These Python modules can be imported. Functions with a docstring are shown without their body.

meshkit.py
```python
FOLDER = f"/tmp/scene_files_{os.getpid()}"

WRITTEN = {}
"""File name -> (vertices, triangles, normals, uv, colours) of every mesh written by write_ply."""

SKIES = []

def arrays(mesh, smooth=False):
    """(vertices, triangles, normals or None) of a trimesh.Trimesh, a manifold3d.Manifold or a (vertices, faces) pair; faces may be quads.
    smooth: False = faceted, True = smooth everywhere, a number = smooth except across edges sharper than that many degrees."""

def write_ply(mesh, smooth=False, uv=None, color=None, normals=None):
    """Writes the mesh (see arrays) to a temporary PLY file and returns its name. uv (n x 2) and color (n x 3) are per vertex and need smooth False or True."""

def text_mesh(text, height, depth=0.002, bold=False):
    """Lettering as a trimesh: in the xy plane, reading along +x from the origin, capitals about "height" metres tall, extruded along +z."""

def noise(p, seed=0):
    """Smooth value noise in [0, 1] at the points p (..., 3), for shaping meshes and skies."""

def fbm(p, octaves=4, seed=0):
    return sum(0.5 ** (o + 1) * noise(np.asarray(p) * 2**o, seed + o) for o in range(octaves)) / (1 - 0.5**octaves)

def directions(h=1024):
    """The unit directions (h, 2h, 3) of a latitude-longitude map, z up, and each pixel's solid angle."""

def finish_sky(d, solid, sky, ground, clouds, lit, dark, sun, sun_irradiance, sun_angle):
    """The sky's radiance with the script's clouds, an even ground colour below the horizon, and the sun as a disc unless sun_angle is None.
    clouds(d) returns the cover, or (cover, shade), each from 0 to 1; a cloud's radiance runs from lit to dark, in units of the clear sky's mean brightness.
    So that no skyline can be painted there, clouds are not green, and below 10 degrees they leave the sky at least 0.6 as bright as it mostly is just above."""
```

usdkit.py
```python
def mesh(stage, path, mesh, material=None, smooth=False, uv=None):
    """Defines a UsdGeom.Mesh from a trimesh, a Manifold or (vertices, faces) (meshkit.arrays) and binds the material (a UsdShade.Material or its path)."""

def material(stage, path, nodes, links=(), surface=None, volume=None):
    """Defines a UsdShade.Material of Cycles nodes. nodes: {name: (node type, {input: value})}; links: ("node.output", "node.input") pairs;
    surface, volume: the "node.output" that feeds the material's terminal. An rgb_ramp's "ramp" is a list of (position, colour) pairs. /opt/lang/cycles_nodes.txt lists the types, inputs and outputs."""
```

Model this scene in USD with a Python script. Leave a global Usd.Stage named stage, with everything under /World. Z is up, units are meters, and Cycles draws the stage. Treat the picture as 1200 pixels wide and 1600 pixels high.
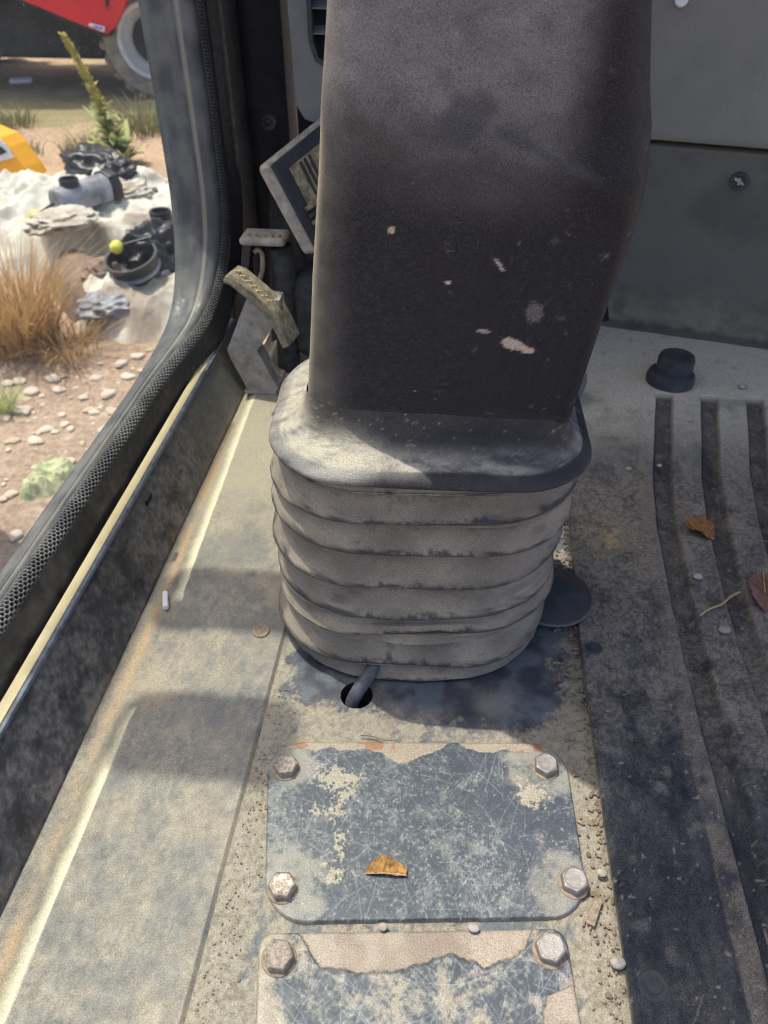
import math, random
import numpy as np, trimesh, usdkit
from meshkit import fbm, noise
from pxr import Usd, UsdGeom, UsdLux, UsdShade, Sdf, Gf, Vt

stage = Usd.Stage.CreateInMemory()
UsdGeom.SetStageUpAxis(stage, UsdGeom.Tokens.z)
UsdGeom.SetStageMetersPerUnit(stage, 1.0)
UsdGeom.Xform.Define(stage, '/World')
UsdGeom.Scope.Define(stage, '/World/Looks')

# ---------------------------------------------------------------- camera
FPX, HC = 1202., .60
PITCH = math.atan(974 / 1202.)
YAW = math.atan(150 / math.hypot(1202, 974))
_f0 = np.array([-math.sin(YAW), math.cos(YAW), 0]); RT = np.array([math.cos(YAW), math.sin(YAW), 0])
FW = _f0 * math.cos(PITCH) + np.array([0, 0, -math.sin(PITCH)]); UP = np.cross(RT, FW)
CAM = np.array([0, 0, HC])
EXPOSURE = 1.0
cam = UsdGeom.Camera.Define(stage, '/World/camera')
m4 = np.eye(4); m4[0, :3] = RT; m4[1, :3] = UP; m4[2, :3] = -FW; m4[3, :3] = CAM
cam.AddTransformOp().Set(Gf.Matrix4d(m4.tolist()))
cam.CreateFocalLengthAttr(6.0); cam.CreateHorizontalApertureAttr(6.0 * 1200 / FPX); cam.CreateVerticalApertureAttr(6.0 * 1600 / FPX)
cam.CreateFStopAttr(2.4); cam.CreateFocusDistanceAttr(0.62); cam.CreateClippingRangeAttr(Gf.Vec2f(0.02, 500))
cam.CreateExposureAttr(EXPOSURE)

# ---------------------------------------------------------------- sky and sun
SUN_EL = math.radians(71.0); SUN_H = np.array([-.86, .51]); SUN_H /= np.linalg.norm(SUN_H)
SUN = np.array([SUN_H[0] * math.cos(SUN_EL), SUN_H[1] * math.cos(SUN_EL), math.sin(SUN_EL)])
skym = usdkit.material(stage, '/World/Looks/sky_look', {
    'sky': ('sky_texture', {'sky_type': 'single_scattering', 'sun_disc': False, 'sun_elevation': SUN_EL,
                            'sun_rotation': math.atan2(SUN[0], SUN[1]), 'aerosol_density': 4.0, 'air_density': .75}),
    'bg': ('background_shader', {'strength': 0.15})}, [('sky.color', 'bg.color')], surface='bg.background')
dome = UsdLux.DomeLight.Define(stage, '/World/sky')
UsdShade.MaterialBindingAPI.Apply(dome.GetPrim()).Bind(skym)
sun = UsdLux.DistantLight.Define(stage, '/World/sun')
sun.CreateNormalizeAttr(True); sun.CreateIntensityAttr(0.58); sun.CreateAngleAttr(0.53); sun.CreateColorAttr(Gf.Vec3f(1, .94, .82))
zx = np.cross([0, 0, 1], SUN); zx /= np.linalg.norm(zx); zy = np.cross(SUN, zx)
ms = np.eye(4); ms[0, :3] = zx; ms[1, :3] = zy; ms[2, :3] = SUN
sun.AddTransformOp().Set(Gf.Matrix4d(ms.tolist()))


# ---------------------------------------------------------------- helpers
def ray(px, py): return RT * (px - 600) / FPX + UP * (800 - py) / FPX + FW
def PZ(px, py, z=0.): d = ray(px, py); return CAM + d * (z - HC) / d[2]
def PY(px, py, y): d = ray(px, py); return CAM + d * (y / d[1])
def PX(px, py, x): d = ray(px, py); return CAM + d * (x / d[0])

used = {}
def numbered(path):
    n = used.get(path, 0); used[path] = n + 1
    return path if n == 0 else '%s_%03d' % (path, n)
def tag(p, label=None, cat=None, group=None, kind=None):
    p = p.GetPrim() if hasattr(p, 'GetPrim') else p
    for k, v in (('label', label), ('category', cat), ('group', group), ('kind', kind)):
        if v: p.SetCustomDataByKey(k, v)
    return p
def pth(parent): return '/World' if parent is None else str(parent.GetPath())
def thing(name, label=None, cat=None, group=None, kind=None, loc=(0, 0, 0), parent=None):
    x = UsdGeom.Xform.Define(stage, numbered(pth(parent) + '/' + name))
    if any(loc): x.AddTranslateOp().Set(Gf.Vec3d(*map(float, loc)))
    return tag(x, label, cat, group, kind)
def obj(name, mesh, mat, parent=None, smooth=False, col=None, **kw):
    v, f = mesh; v, f = np.asarray(v), np.asarray(f); u = np.unique(f); k = np.zeros(len(v), int); k[u] = np.arange(len(u)); mesh = (v[u], k[f])
    if col is not None: smooth = True; col = np.asarray(col)[u]
    m = usdkit.mesh(stage, numbered(pth(parent) + '/' + name), mesh, MAT[mat], smooth=smooth)
    if col is not None:
        UsdGeom.PrimvarsAPI(m).CreatePrimvar('col', Sdf.ValueTypeNames.Color3fArray, 'vertex').Set(Vt.Vec3fArray.FromNumpy(np.clip(col, 0, 1).astype(np.float32)))
    return tag(m, **kw)
def part(name, mesh, mat, parent, smooth=False, col=None, label=None): return obj(name, mesh, mat, parent, smooth, col, label=label)

def grid_faces(nr, nc, closed=False):
    r = np.arange(nr - 1)[:, None]; c = np.arange(nc if closed else nc - 1)[None]
    a = r * nc + c; b = r * nc + (c + 1) % nc
    q = np.stack([a, b, b + nc, a + nc], -1).reshape(-1, 4)
    return np.vstack([q[:, [0, 1, 2]], q[:, [0, 2, 3]]])
def loft(rings, cap0=False, cap1=False):
    rings = [np.asarray(r) for r in rings]; n = len(rings[0])
    v = np.concatenate(rings); f = grid_faces(len(rings), n, True)
    if cap0: v = np.vstack([v, rings[0].mean(0)]); k = len(v) - 1; i = np.arange(n); f = np.vstack([f, np.stack([np.full(n, k), (i + 1) % n, i], 1)])
    if cap1: v = np.vstack([v, rings[-1].mean(0)]); k = len(v) - 1; i = np.arange(n) + n * (len(rings) - 1); f = np.vstack([f, np.stack([np.full(n, k), i, n * (len(rings) - 1) + (np.arange(n) + 1) % n], 1)])
    return v, f
def tube(pts, r, n=10):
    pts = np.asarray(pts, float); r = np.broadcast_to(r, len(pts)); t = np.gradient(pts, axis=0); t /= np.linalg.norm(t, axis=1, keepdims=True)
    u = np.cross(t[0], [0, 0, 1.]);
    if np.linalg.norm(u) < .1: u = np.cross(t[0], [1., 0, 0])
    rings = []; a = np.linspace(0, 2 * np.pi, n, endpoint=False)
    for p, d, rr_ in zip(pts, t, r):
        u = u - d * (u @ d); u /= np.linalg.norm(u); w = np.cross(d, u)
        rings.append(p + rr_ * (np.cos(a)[:, None] * u + np.sin(a)[:, None] * w))
    return loft(rings, True, True)
def spline(p, n):
    from scipy.interpolate import PchipInterpolator
    p = np.asarray(p, float); d = np.r_[0, np.cumsum(np.linalg.norm(np.diff(p, axis=0), axis=1))]
    return PchipInterpolator(d, p)(np.linspace(0, d[-1], n))
def lathe(prof, c=(0, 0, 0), n=32, axis=None):
    a = np.linspace(0, 2 * np.pi, n, endpoint=False)
    v, f = loft([np.stack([r * np.cos(a), r * np.sin(a), np.full(n, z)], 1) for r, z in prof])
    if axis is not None: v = v @ trimesh.geometry.align_vectors([0, 0, 1], axis)[:3, :3].T
    return v + np.asarray(c), f
def rbox(size, c=(0, 0, 0), r=.003, rz=0, M=None):
    import manifold3d as mf
    s = np.asarray(size) / 2 - r
    b = trimesh.creation.icosphere(2, r).vertices
    pts = np.concatenate([b + s * np.array(k) for k in np.ndindex(2, 2, 2) for k in [np.array(k) * 2 - 1]])
    h = trimesh.convex.convex_hull(pts); v = np.array(h.vertices); f = np.array(h.faces)
    if M is not None: v = v @ np.asarray(M).T
    c_, s_ = math.cos(rz), math.sin(rz)
    return v @ np.array([[c_, -s_, 0], [s_, c_, 0], [0, 0, 1]]).T + np.asarray(c), f
def join(*ms):
    v, f, o = [], [], 0
    for a, b in ms: v.append(np.asarray(a)); f.append(np.asarray(b) + o); o += len(a)
    return np.vstack(v), np.vstack(f)
def prism(poly3, off):
    """solid between a planar polygon (3-D points) and the same polygon moved by off"""
    p = np.asarray(poly3, float); n = len(p)
    e1 = p[1] - p[0]; e1 /= np.linalg.norm(e1); nn = np.cross(e1, p[2] - p[1]); nn /= np.linalg.norm(nn); e2 = np.cross(nn, e1)
    q = np.stack([(p - p[0]) @ e1, (p - p[0]) @ e2], 1)
    import shapely
    try: vv, ff = trimesh.creation.triangulate_polygon(shapely.Polygon(q), engine='earcut')
    except Exception: vv, ff = trimesh.creation.triangulate_polygon(shapely.Polygon(q))
    a = p[0] + vv[:, :1] * e1 + vv[:, 1:2] * e2; b = a + off
    v = np.vstack([a, b, p, p + off]); k = len(a); i = np.arange(n); j = (i + 1) % n
    f = np.vstack([ff, ff[:, ::-1] + k, np.stack([2*k + i, 2*k + j, 2*k + n + j], 1), np.stack([2*k + i, 2*k + n + j, 2*k + n + i], 1)])
    t = trimesh.Trimesh(v, f, process=True); t.fix_normals(); return np.array(t.vertices), np.array(t.faces)
def ss(a, b, x): t = np.clip((x - a) / (b - a), 0, 1); return t * t * (3 - 2 * t)
def mixc(c, d, f): f = np.asarray(f)[..., None]; return c * (1 - f) + np.asarray(d) * f
def nz(x, y, s, seed=0, o=4, z=0.): return fbm(np.stack([x * s, y * s, np.zeros_like(x) + z * s + .37], -1), o, seed)
def scratches(X, Y, n, seed, lmin, lmax, w, box=None):
    """thin scratch lines as a mask on points X, Y"""
    r = np.random.default_rng(seed); out = np.zeros(X.shape); x0, x1, y0, y1 = box or (X.min(), X.max(), Y.min(), Y.max())
    for _ in range(n):
        cx, cy = r.uniform(x0, x1), r.uniform(y0, y1); a = r.uniform(0, np.pi); L = r.uniform(lmin, lmax); k = r.normal(0, .25) / L; s = r.uniform(.25, 1)
        dx, dy = X - cx, Y - cy; u = dx * math.cos(a) + dy * math.sin(a); v = -dx * math.sin(a) + dy * math.cos(a) - k * u * u
        out = np.maximum(out, s * np.clip(1 - np.abs(v) / w, 0, 1) * np.clip((L / 2 - np.abs(u)) / (.2 * L), 0, 1))
    return out

MAT = {}
def mk(name, nodes, links, surface): MAT[name] = usdkit.material(stage, '/World/Looks/' + name, nodes, links, surface=surface)
def vc(name, rough=.6, grain=.3, scale=700., bump=.25, dist=.0006, spec=.4, rvar=.15, speck=0.):
    """surface whose own colour (stains, dust, wear) is held by the mesh, with a fine grain"""
    mk(name, {'a': ('attribute', {'attribute': 'col'}), 'tc': ('texture_coordinate', {}),
        'n': ('noise_texture', {'scale': scale, 'detail': 4, 'roughness': .65}), 'm': ('map_range', {'from_min': .3, 'from_max': .7, 'to_min': 1 - grain, 'to_max': 1 + grain, 'clamp': True}),
        'x': ('mix_color', {'blend_type': 'multiply', 'fac': 1.0, 'use_clamp': False}),
        'n3': ('noise_texture', {'scale': scale * 1.7, 'detail': 2}), 's': ('map_range', {'from_min': .52, 'from_max': .72, 'to_min': 0., 'to_max': speck, 'clamp': True}), 'y': ('mix_color', {'b': (.26, .235, .215)}),
        'n2': ('noise_texture', {'scale': scale / 9, 'detail': 3}), 'r': ('map_range', {'from_min': .3, 'from_max': .7, 'to_min': rough - rvar, 'to_max': rough + rvar, 'clamp': True}),
        'b': ('bump', {'strength': bump, 'distance': dist}), 'p': ('principled_bsdf', {'specular_ior_level': spec})},
       [('tc.object', 'n.vector'), ('tc.object', 'n2.vector'), ('n.fac', 'm.value'), ('a.color', 'x.a'), ('m.result', 'x.b'), ('x.result', 'y.a'), ('tc.object', 'n3.vector'), ('n3.fac', 's.value'), ('s.result', 'y.fac'), ('y.result', 'p.base_color'),
        ('n2.fac', 'r.value'), ('r.result', 'p.roughness'), ('n.fac', 'b.height'), ('b.normal', 'p.normal')], 'p.BSDF')
def pm(name, c1, c2=None, scale=60., rough=.6, bump=.2, dist=.001, metal=0., spec=.4, detail=5, lo=.35, hi=.65, fine=None):
    """procedural two tone surface"""
    c2 = c2 or tuple(x * .7 for x in c1)
    nodes = {'tc': ('texture_coordinate', {}), 'n': ('noise_texture', {'scale': scale, 'detail': detail, 'roughness': .62}), 'r': ('rgb_ramp', {'ramp': [(lo, c2), (hi, c1)]}),
             'n2': ('noise_texture', {'scale': fine or scale * 6, 'detail': 3}), 'b': ('bump', {'strength': bump, 'distance': dist}), 'p': ('principled_bsdf', {'roughness': rough, 'metallic': metal, 'specular_ior_level': spec})}
    mk(name, nodes, [('tc.object', 'n.vector'), ('tc.object', 'n2.vector'), ('n.fac', 'r.fac'), ('r.color', 'p.base_color'), ('n2.fac', 'b.height'), ('b.normal', 'p.normal')], 'p.BSDF')
vc('worn_metal', .62, .45, 900, .35, .0004)
vc('worn_plate', .48, .5, 1000, .3, .0003, rvar=.12)
vc('worn_rubber', .72, .6, 800, .45, .0006, spec=.12)
vc('cover_plastic', .46, .6, 1200, .5, .0005, spec=.16, rvar=.06, speck=.22)
vc('boot_rubber', .78, .42, 1100, .4, .0004, spec=.25)
vc('trim_rubber', .55, .2, 900, .1, .0003, spec=.4)
vc('earth', .95, .35, 45, .6, .02, spec=.1)
vc('cloth', .8, .1, 60, .3, .004, spec=.2)
pm('black_paint', (.03, .031, .033), (.012, .013, .015), 25, .55, .15)
pm('sill_lip', (.12, .15, .19), (.05, .06, .08), 90, .45, .2, .0006)
pm('beige_paint', (.50, .44, .27), (.40, .33, .19), 18, .5, .1, .0005)
pm('dark_void', (.008, .008, .009), (.004, .004, .004), 30, .9)
pm('bolt_steel', (.42, .38, .34), (.16, .12, .09), 260, .42, .5, .0006, metal=.55)
pm('bolt_rusty', (.36, .31, .26), (.16, .125, .10), 320, .55, .6, .0006, metal=.3)
pm('bolt_dark', (.17, .17, .18), (.25, .225, .195), 300, .4, .5, .0006, metal=.5)
pm('washer_dust', (.30, .235, .16), (.17, .125, .085), 300, .85, .5, .0005)
pm('rod_steel', (.10, .10, .115), (.05, .05, .06), 120, .45, .3)
pm('pedal_steel', (.36, .32, .265), (.20, .175, .15), 70, .65, .4, .001)
pm('pedal_dark', (.05, .045, .042), (.02, .02, .02), 80, .7, .3)
pm('tread_dust', (.32, .28, .18), (.12, .10, .07), 90, .8, .4)
pm('panel_leather', (.20, .192, .165), (.17, .163, .14), 12, .5, .8, .0012, fine=420)
pm('panel_smooth', (.105, .10, .083), (.072, .07, .058), 8, .5, .15, .0008)
pm('trim_grey', (.13, .132, .13), (.10, .10, .1), 14, .55, .15)
pm('plug_rubber', (.05, .05, .056), (.025, .025, .03), 90, .6, .3)
pm('leaf_brown', (.30, .13, .045), (.13, .055, .02), 160, .7, .6, .001)
pm('leaf_orange', (.42, .22, .06), (.16, .075, .02), 160, .6, .6, .001)
pm('leaf_red', (.22, .105, .07), (.11, .055, .04), 160, .7, .6, .001)
pm('pebble_pale', (.44, .38, .30), (.26, .22, .17), 140, .85, .3)
pm('pebble_grey', (.36, .33, .3), (.2, .18, .16), 140, .85, .3)
pm('stone_white', (.62, .55, .46), (.36, .29, .22), 25, .9, .3, .004)
pm('stone_tan', (.52, .42, .3), (.36, .27, .19), 25, .9, .3, .004)
pm('straw', (.48, .37, .2), (.28, .2, .1), 200, .8, .3)
pm('chip_dark', (.19, .14, .095), (.11, .08, .05), 200, .9, .3)
pm('red_paint', (.62, .02, .025), (.5, .015, .02), 2, .35, .05)
pm('yellow_paint', (.85, .42, .02), (.75, .34, .015), 3, .4, .05)
pm('white_decal', (.75, .76, .78), (.6, .62, .66), 5, .5, .05)
pm('blue_decal', (.12, .15, .5), (.1, .12, .4), 5, .5, .05)
pm('tyre', (.30, .25, .2), (.16, .135, .115), 9, .95, .4, .01)
pm('rim_paint', (.6, .6, .6), (.4, .39, .37), 8, .5, .1)
pm('chassis', (.05, .047, .042), (.025, .024, .022), 6, .8, .2)
pm('plastic_grey', (.30, .31, .34), (.12, .12, .13), 9, .4, .1)
pm('plastic_black', (.02, .02, .024), (.01, .01, .011), 7, .4, .1)
pm('ball_yellow', (.72, .68, .09), (.42, .38, .07), 30, .5, .05)
pm('brown_sheet', (.24, .17, .13), (.13, .09, .07), 9, .8, .3, .01)
pm('white_sheet', (.52, .49, .42), (.30, .25, .19), 9, .8, .3, .01)
pm('rag_green', (.52, .52, .32), (.26, .29, .17), 30, .9, .4, .006)
pm('bark', (.12, .09, .06), (.06, .045, .03), 10, .9, .3)
def leafm(name, c, t=.35):
    mk(name, {'oi': ('geometry', {}), 'r': ('rgb_ramp', {'ramp': [(0, tuple(x * .65 for x in c)), (1, tuple(min(1, x * 1.25) for x in c))]}), 'd': ('principled_bsdf', {'roughness': .7, 'specular_ior_level': .2}), 't': ('translucent_bsdf', {}), 'x': ('mix_closure', {'fac': t})},
       [('oi.random_per_island', 'r.fac'), ('r.color', 'd.base_color'), ('r.color', 't.color'), ('d.BSDF', 'x.closure1'), ('t.BSDF', 'x.closure2')], 'x.closure')
leafm('dry_blade', (.62, .39, .17)); leafm('weed_leaf', (.62, .66, .30), .2); leafm('weed_spike', (.78, .70, .22), .2); leafm('dull_leaf', (.09, .12, .05)); leafm('grass_tuft', (.25, .25, .12))
mk('pane_glass', {'tc': ('texture_coordinate', {}), 'n': ('noise_texture', {'scale': 160, 'detail': 2}), 'r': ('map_range', {'from_min': .70, 'from_max': .76, 'to_min': .03, 'to_max': .28, 'clamp': True}), 't': ('transparent_bsdf', {'color': (.95, .97, .95)}),
    'g': ('glossy_bsdf', {'roughness': .02}), 'd': ('diffuse_bsdf', {'color': (.5, .46, .4)}), 'x': ('mix_closure', {'fac': .035}), 'y': ('mix_closure', {})},
   [('tc.object', 'n.vector'), ('n.fac', 'r.value'), ('t.BSDF', 'x.closure1'), ('g.BSDF', 'x.closure2'), ('r.result', 'y.fac'), ('x.closure', 'y.closure1'), ('d.BSDF', 'y.closure2')], 'y.closure')

DUST = np.array([.25, .226, .172]); DUST2 = np.array([.36, .31, .225]); STEEL = np.array([.085, .105, .12]); DARK = np.array([.03, .034, .042]); RUST = np.array([.26, .115, .05])

# ================================================================ THE SETTING: cab floor
floor = thing('floor', 'dusty cab floor of painted steel panels round the steering column', 'floor', kind='structure')
# --- left side panel with its embossed step
ys = np.arange(.04, 1.27, .0016); xs = np.arange(-.3215, -.1525, .0014)
X, Y = np.meshgrid(xs, ys)
ridge = np.interp(Y, [.04, .434, .572, .958, 1.3], [-.2745, -.2775, -.277, -.293, -.30])
gapm = ss(.405, .450, Y) * (1 - ss(.548, .585, Y))
wid = .021 + .05 * gapm; crease = ridge - .021
t = np.clip((X - crease) / wid, 0, 1); t = .9 * t + .1 * t * t * (3 - 2 * t)
Zs = -.0085 * (1 - t) + (nz(X, Y, 14, 3) - .5) * .0022
edge = X.max() - X; Zs = np.where(edge < .0016, Zs - .0035, Zs)
a = nz(X, Y, 9, 11, 5); b = nz(X, Y, 45, 12, 5); c = nz(X, Y * .5, 160, 13, 3)
dustf = np.clip(.62 + (a - .5) * 1.6 + (b - .5) * 1.2 + (c - .5) * 1.1 + (nz(X, Y, 330, 16, 2) - .5) * 1.0, 0, 1)
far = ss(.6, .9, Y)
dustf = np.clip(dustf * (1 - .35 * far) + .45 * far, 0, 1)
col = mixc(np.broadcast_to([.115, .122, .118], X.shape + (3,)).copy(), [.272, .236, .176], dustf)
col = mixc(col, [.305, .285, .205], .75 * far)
col = mixc(col, [.36, .25, .14], .75 * np.exp(-((X - crease + .002) / .006) ** 2) * ss(.3, .6, nz(X, Y, 25, 14)))
blot = ss(.52, .68, nz(X, Y, 26, 15, 6)) * (X > ridge)
col = mixc(col, [.12, .122, .118], .5 * blot * (1 - far))
col = mixc(col, [.60, .56, .40], .95 * ss(.006, .0215, X - crease + .010 * (b - .5)) * ss(.0009, -.0003, X - ridge) * ss(.6, .2, gapm))
col = mixc(col, [.42, .37, .28], .35 * scratches(X, Y, 60, 5, .01, .05, .0010) * ss(.3, .6, c))
spots = ss(.78, .84, nz(X, Y, 130, 19, 2)); col = mixc(col, [.06, .06, .05], .6 * spots * ss(.5, .6, nz(X, Y, 12, 20)))
part('side_panel', (np.stack([X, Y, Zs], -1).reshape(-1, 3), grid_faces(*X.shape)), 'worn_metal', floor, True, col.reshape(-1, 3))
# --- recessed screw in the side panel
p = PZ(408, 987)
part('recessed_screw', lathe([(.0001, .0004), (.0045, .0004), (.006, .0014), (.0082, .0016), (.009, .0002), (.009, -.002)], p, 24), 'washer_dust', floor, 30)
# --- centre panel with the rod hole
hx, hy = PZ(557, 1083)[:2]; hr = .0155
ys = np.arange(.03, 1.27, .0013); xs = np.arange(-.1535, .160, .0013)
X, Y = np.meshgrid(xs, ys)
D = np.hypot(X - hx, (Y - hy)); ins = D < hr
near = (D < hr * 1.14) & ~ins
k = np.where(near | ins, hr / np.maximum(D, 1e-6), 1)
k = np.where(D < hr * .8, 1, k); Xc, Yc = hx + (X - hx) * k, hy + (Y - hy) * k
F = grid_faces(*X.shape); F = F[~np.all(D.ravel()[F] < hr * 1.001, axis=1)]
Zc = -.0035 + (nz(X, Y, 20, 23) - .5) * .001 + (nz(X, Y, 300, 24, 3) - .5) * .0009
rp = np.array([[-.152, .4], [-.1, .3]])
a = nz(X, Y, 16, 31, 6); b = nz(X, Y, 70, 32, 6); c = nz(X, Y, 320, 33, 3)
nearside = ss(.16, .12, -X)                       # 1 in the middle
shadezone = ss(.40, .44, Y)                       # towards the boot the paint is worn black
m = .12 + 2.0 * (b - .5) + 1.9 * (a - .5)
edgeL = np.exp(-((X + .150) / .018) ** 2); edgeR = np.exp(-((X - .140) / .020) ** 2)
m = m + .9 * edgeL + .75 * edgeR + .55 * (1 - shadezone) - .12 * shadezone + .45 * np.exp(-((Y - .428) / .010) ** 2) - .25 * ss(.445, .47, Y) + (c - .5) * 1.1
m = ss(.22, .66, m)
paint = mixc(np.broadcast_to([.085, .10, .115], X.shape + (3,)).copy(), [.035, .038, .05], shadezone * ss(.4, .6, nz(X, Y, 50, 34)))
dcol = mixc(np.broadcast_to(DUST, X.shape + (3,)).copy(), [.17, .145, .105], ss(.4, .7, nz(X, Y, 300, 36, 3)))
col = mixc(paint, dcol, m)
col = mixc(col, [.30, .25, .19], .35 * shadezone * ss(.4, .7, nz(X, Y, 30, 37)))
Zc = Zc + .0009 * m * nz(X, Y, 500, 38, 2)
part('center_panel', (np.stack([Xc, Yc, Zc], -1).reshape(-1, 3), F), 'worn_metal', floor, True, col.reshape(-1, 3))
part('hole_wall', lathe([(hr, -.003), (hr, -.04), (.0001, -.04)], (hx, hy, 0), 32), 'dark_void', floor, 30)
# --- floor pan under the mat
part('floor_pan', rbox((.62, 1.34, .01), (.44, .62, -.012), .001), 'dark_void', floor)

# ================================================================ rubber floor mat with ribs
ys = np.arange(.10, 1.315, .0016); xs = np.r_[.1520, np.arange(.1522, .60, .0014)]
X, Y = np.meshgrid(xs, ys)
left = np.interp(Y, [.06, .2, .35, .55, .76, 1.0, 1.3], [.150, .1505, .149, .148, .156, .165, .172]); X = X + (left - .152) * ss(.30, .16, X)
g0 = np.interp(Y, [.06, .45, .60, .74, .85, 1.04, 1.3], [.246, .247, .250, .258, .272, .309, .33]); sp = np.interp(Y, [.1, .6, 1.05], [.058, .058, .066])
ph = (X - g0) / sp; wob = (nz(X, Y, 18, 41) - .5) * .05
fr = np.where(ph + wob > -.02, (ph + wob) % 1, .99)
groove = ss(-.005, .05, fr) * (1 - ss(.36, .43, fr)); groove *= (ph + wob > -.01) * (1 - ss(1.050, 1.062, Y))
Zm = .0045 - .0075 * groove + (nz(X, Y, 9, 42) - .5) * .004 + (nz(X, Y, 60, 43, 3) - .5) * .0012
lip = np.exp(-((fr - .0 + (fr > .5) * -1) / .042) ** 2) * (ph > -.3) * (1 - ss(1.04, 1.06, Y)); Zm += .0012 * lip
Zm = np.where(np.arange(X.shape[1])[None] == 0, -.006, Zm)
a = nz(X, Y, 10, 44, 6); b = nz(X, Y * .6, 60, 45, 5); c = nz(X, Y, 300, 46, 3); c2 = nz(X * 2.2, Y * .5, 90, 48, 4)
nearl = ss(.25, .55, Y); nearl0 = nearl
col = mixc(np.broadcast_to([.020, .024, .032], X.shape + (3,)).copy(), [.15, .143, .135], ss(.32, .72, .4 * b + .3 * c2 + .3 * c) * (.30 + .70 * nearl0))
mudd = ss(.45, .75, a + .35 * (b - .5) + .26 * nearl - .12)
col = mixc(col, [.225, .192, .15], (.35 + .5 * ss(.4, .6, c)) * mudd * (.35 + .65 * nearl)); col = mixc(col, [.02, .021, .027], .4 * ss(.54, .66, nz(X, Y, 38, 53, 6)) * (1 - ss(.9, 1.05, Y)))
col = mixc(col, [.19, .158, .125], .62 * np.clip(lip, 0, 1) * ss(.32, .62, nz(X, Y, 55, 47, 5))); col = mixc(col, [.008, .009, .012], .8 * np.exp(-((fr - .045) / .022) ** 2) * (ph > -.02) * (1 - ss(1.04, 1.06, Y)))
col = mixc(col, [.026, .028, .033], .56 * groove * (1 - .3 * ss(.5, .6, b)) * (.45 + .55 * ss(.45, .75, Y)))
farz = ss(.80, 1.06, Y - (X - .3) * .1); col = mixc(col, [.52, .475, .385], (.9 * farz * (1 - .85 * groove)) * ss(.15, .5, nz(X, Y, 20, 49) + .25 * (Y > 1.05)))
yel = np.exp(-(((X - .198) / .018) ** 2 + ((Y - .715) / .03) ** 2)) * ss(.35, .55, nz(X, Y, 80, 50)); col = mixc(col, [.34, .25, .13], .8 * yel)
col = mixc(col, [.24, .23, .215], .4 * scratches(X, Y, 320, 7, .004, .03, .0011))
sp_ = ss(.70, .78, nz(X, Y, 240, 51, 2)); col = mixc(col, [.30, .265, .21], .6 * sp_)
fl = ss(.60, .72, nz(X, Y, 60, 52, 6)); col = mixc(col, [.24, .21, .18], (.2 + .3 * nearl) * fl)
col[:, 0] = [.2, .18, .15]
matth = thing('rubber_mat', 'dark dusty rubber floor mat with long raised ribs right of the column', 'floor mat')
part('sheet', (np.stack([X, Y, Zm], -1).reshape(-1, 3), grid_faces(*X.shape)), 'worn_rubber', matth, True, col.reshape(-1, 3))
for px, py, r in ((928, 1013, .0085), (1020, 1540, .011)):
    p = PZ(px, py, .004); part('fastener', lathe([(.0001, .0028), (r * .55, .0030), (r * .6, .0016), (r * .85, .0020), (r, .0006), (r * 1.05, -.002)], p, 20), 'plug_rubber', matth, 30)
bp = PZ(1046, 596, .004)
plug = thing('rubber_plug', 'stepped black rubber plug standing on the floor before the kick panel', 'plug', loc=bp)
part('base', lathe([(.036, -.003), (.0365, .008), (.034, .016), (.030, .019), (.022, .020)], (0, 0, 0), 40), 'plug_rubber', plug, 35)
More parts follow.
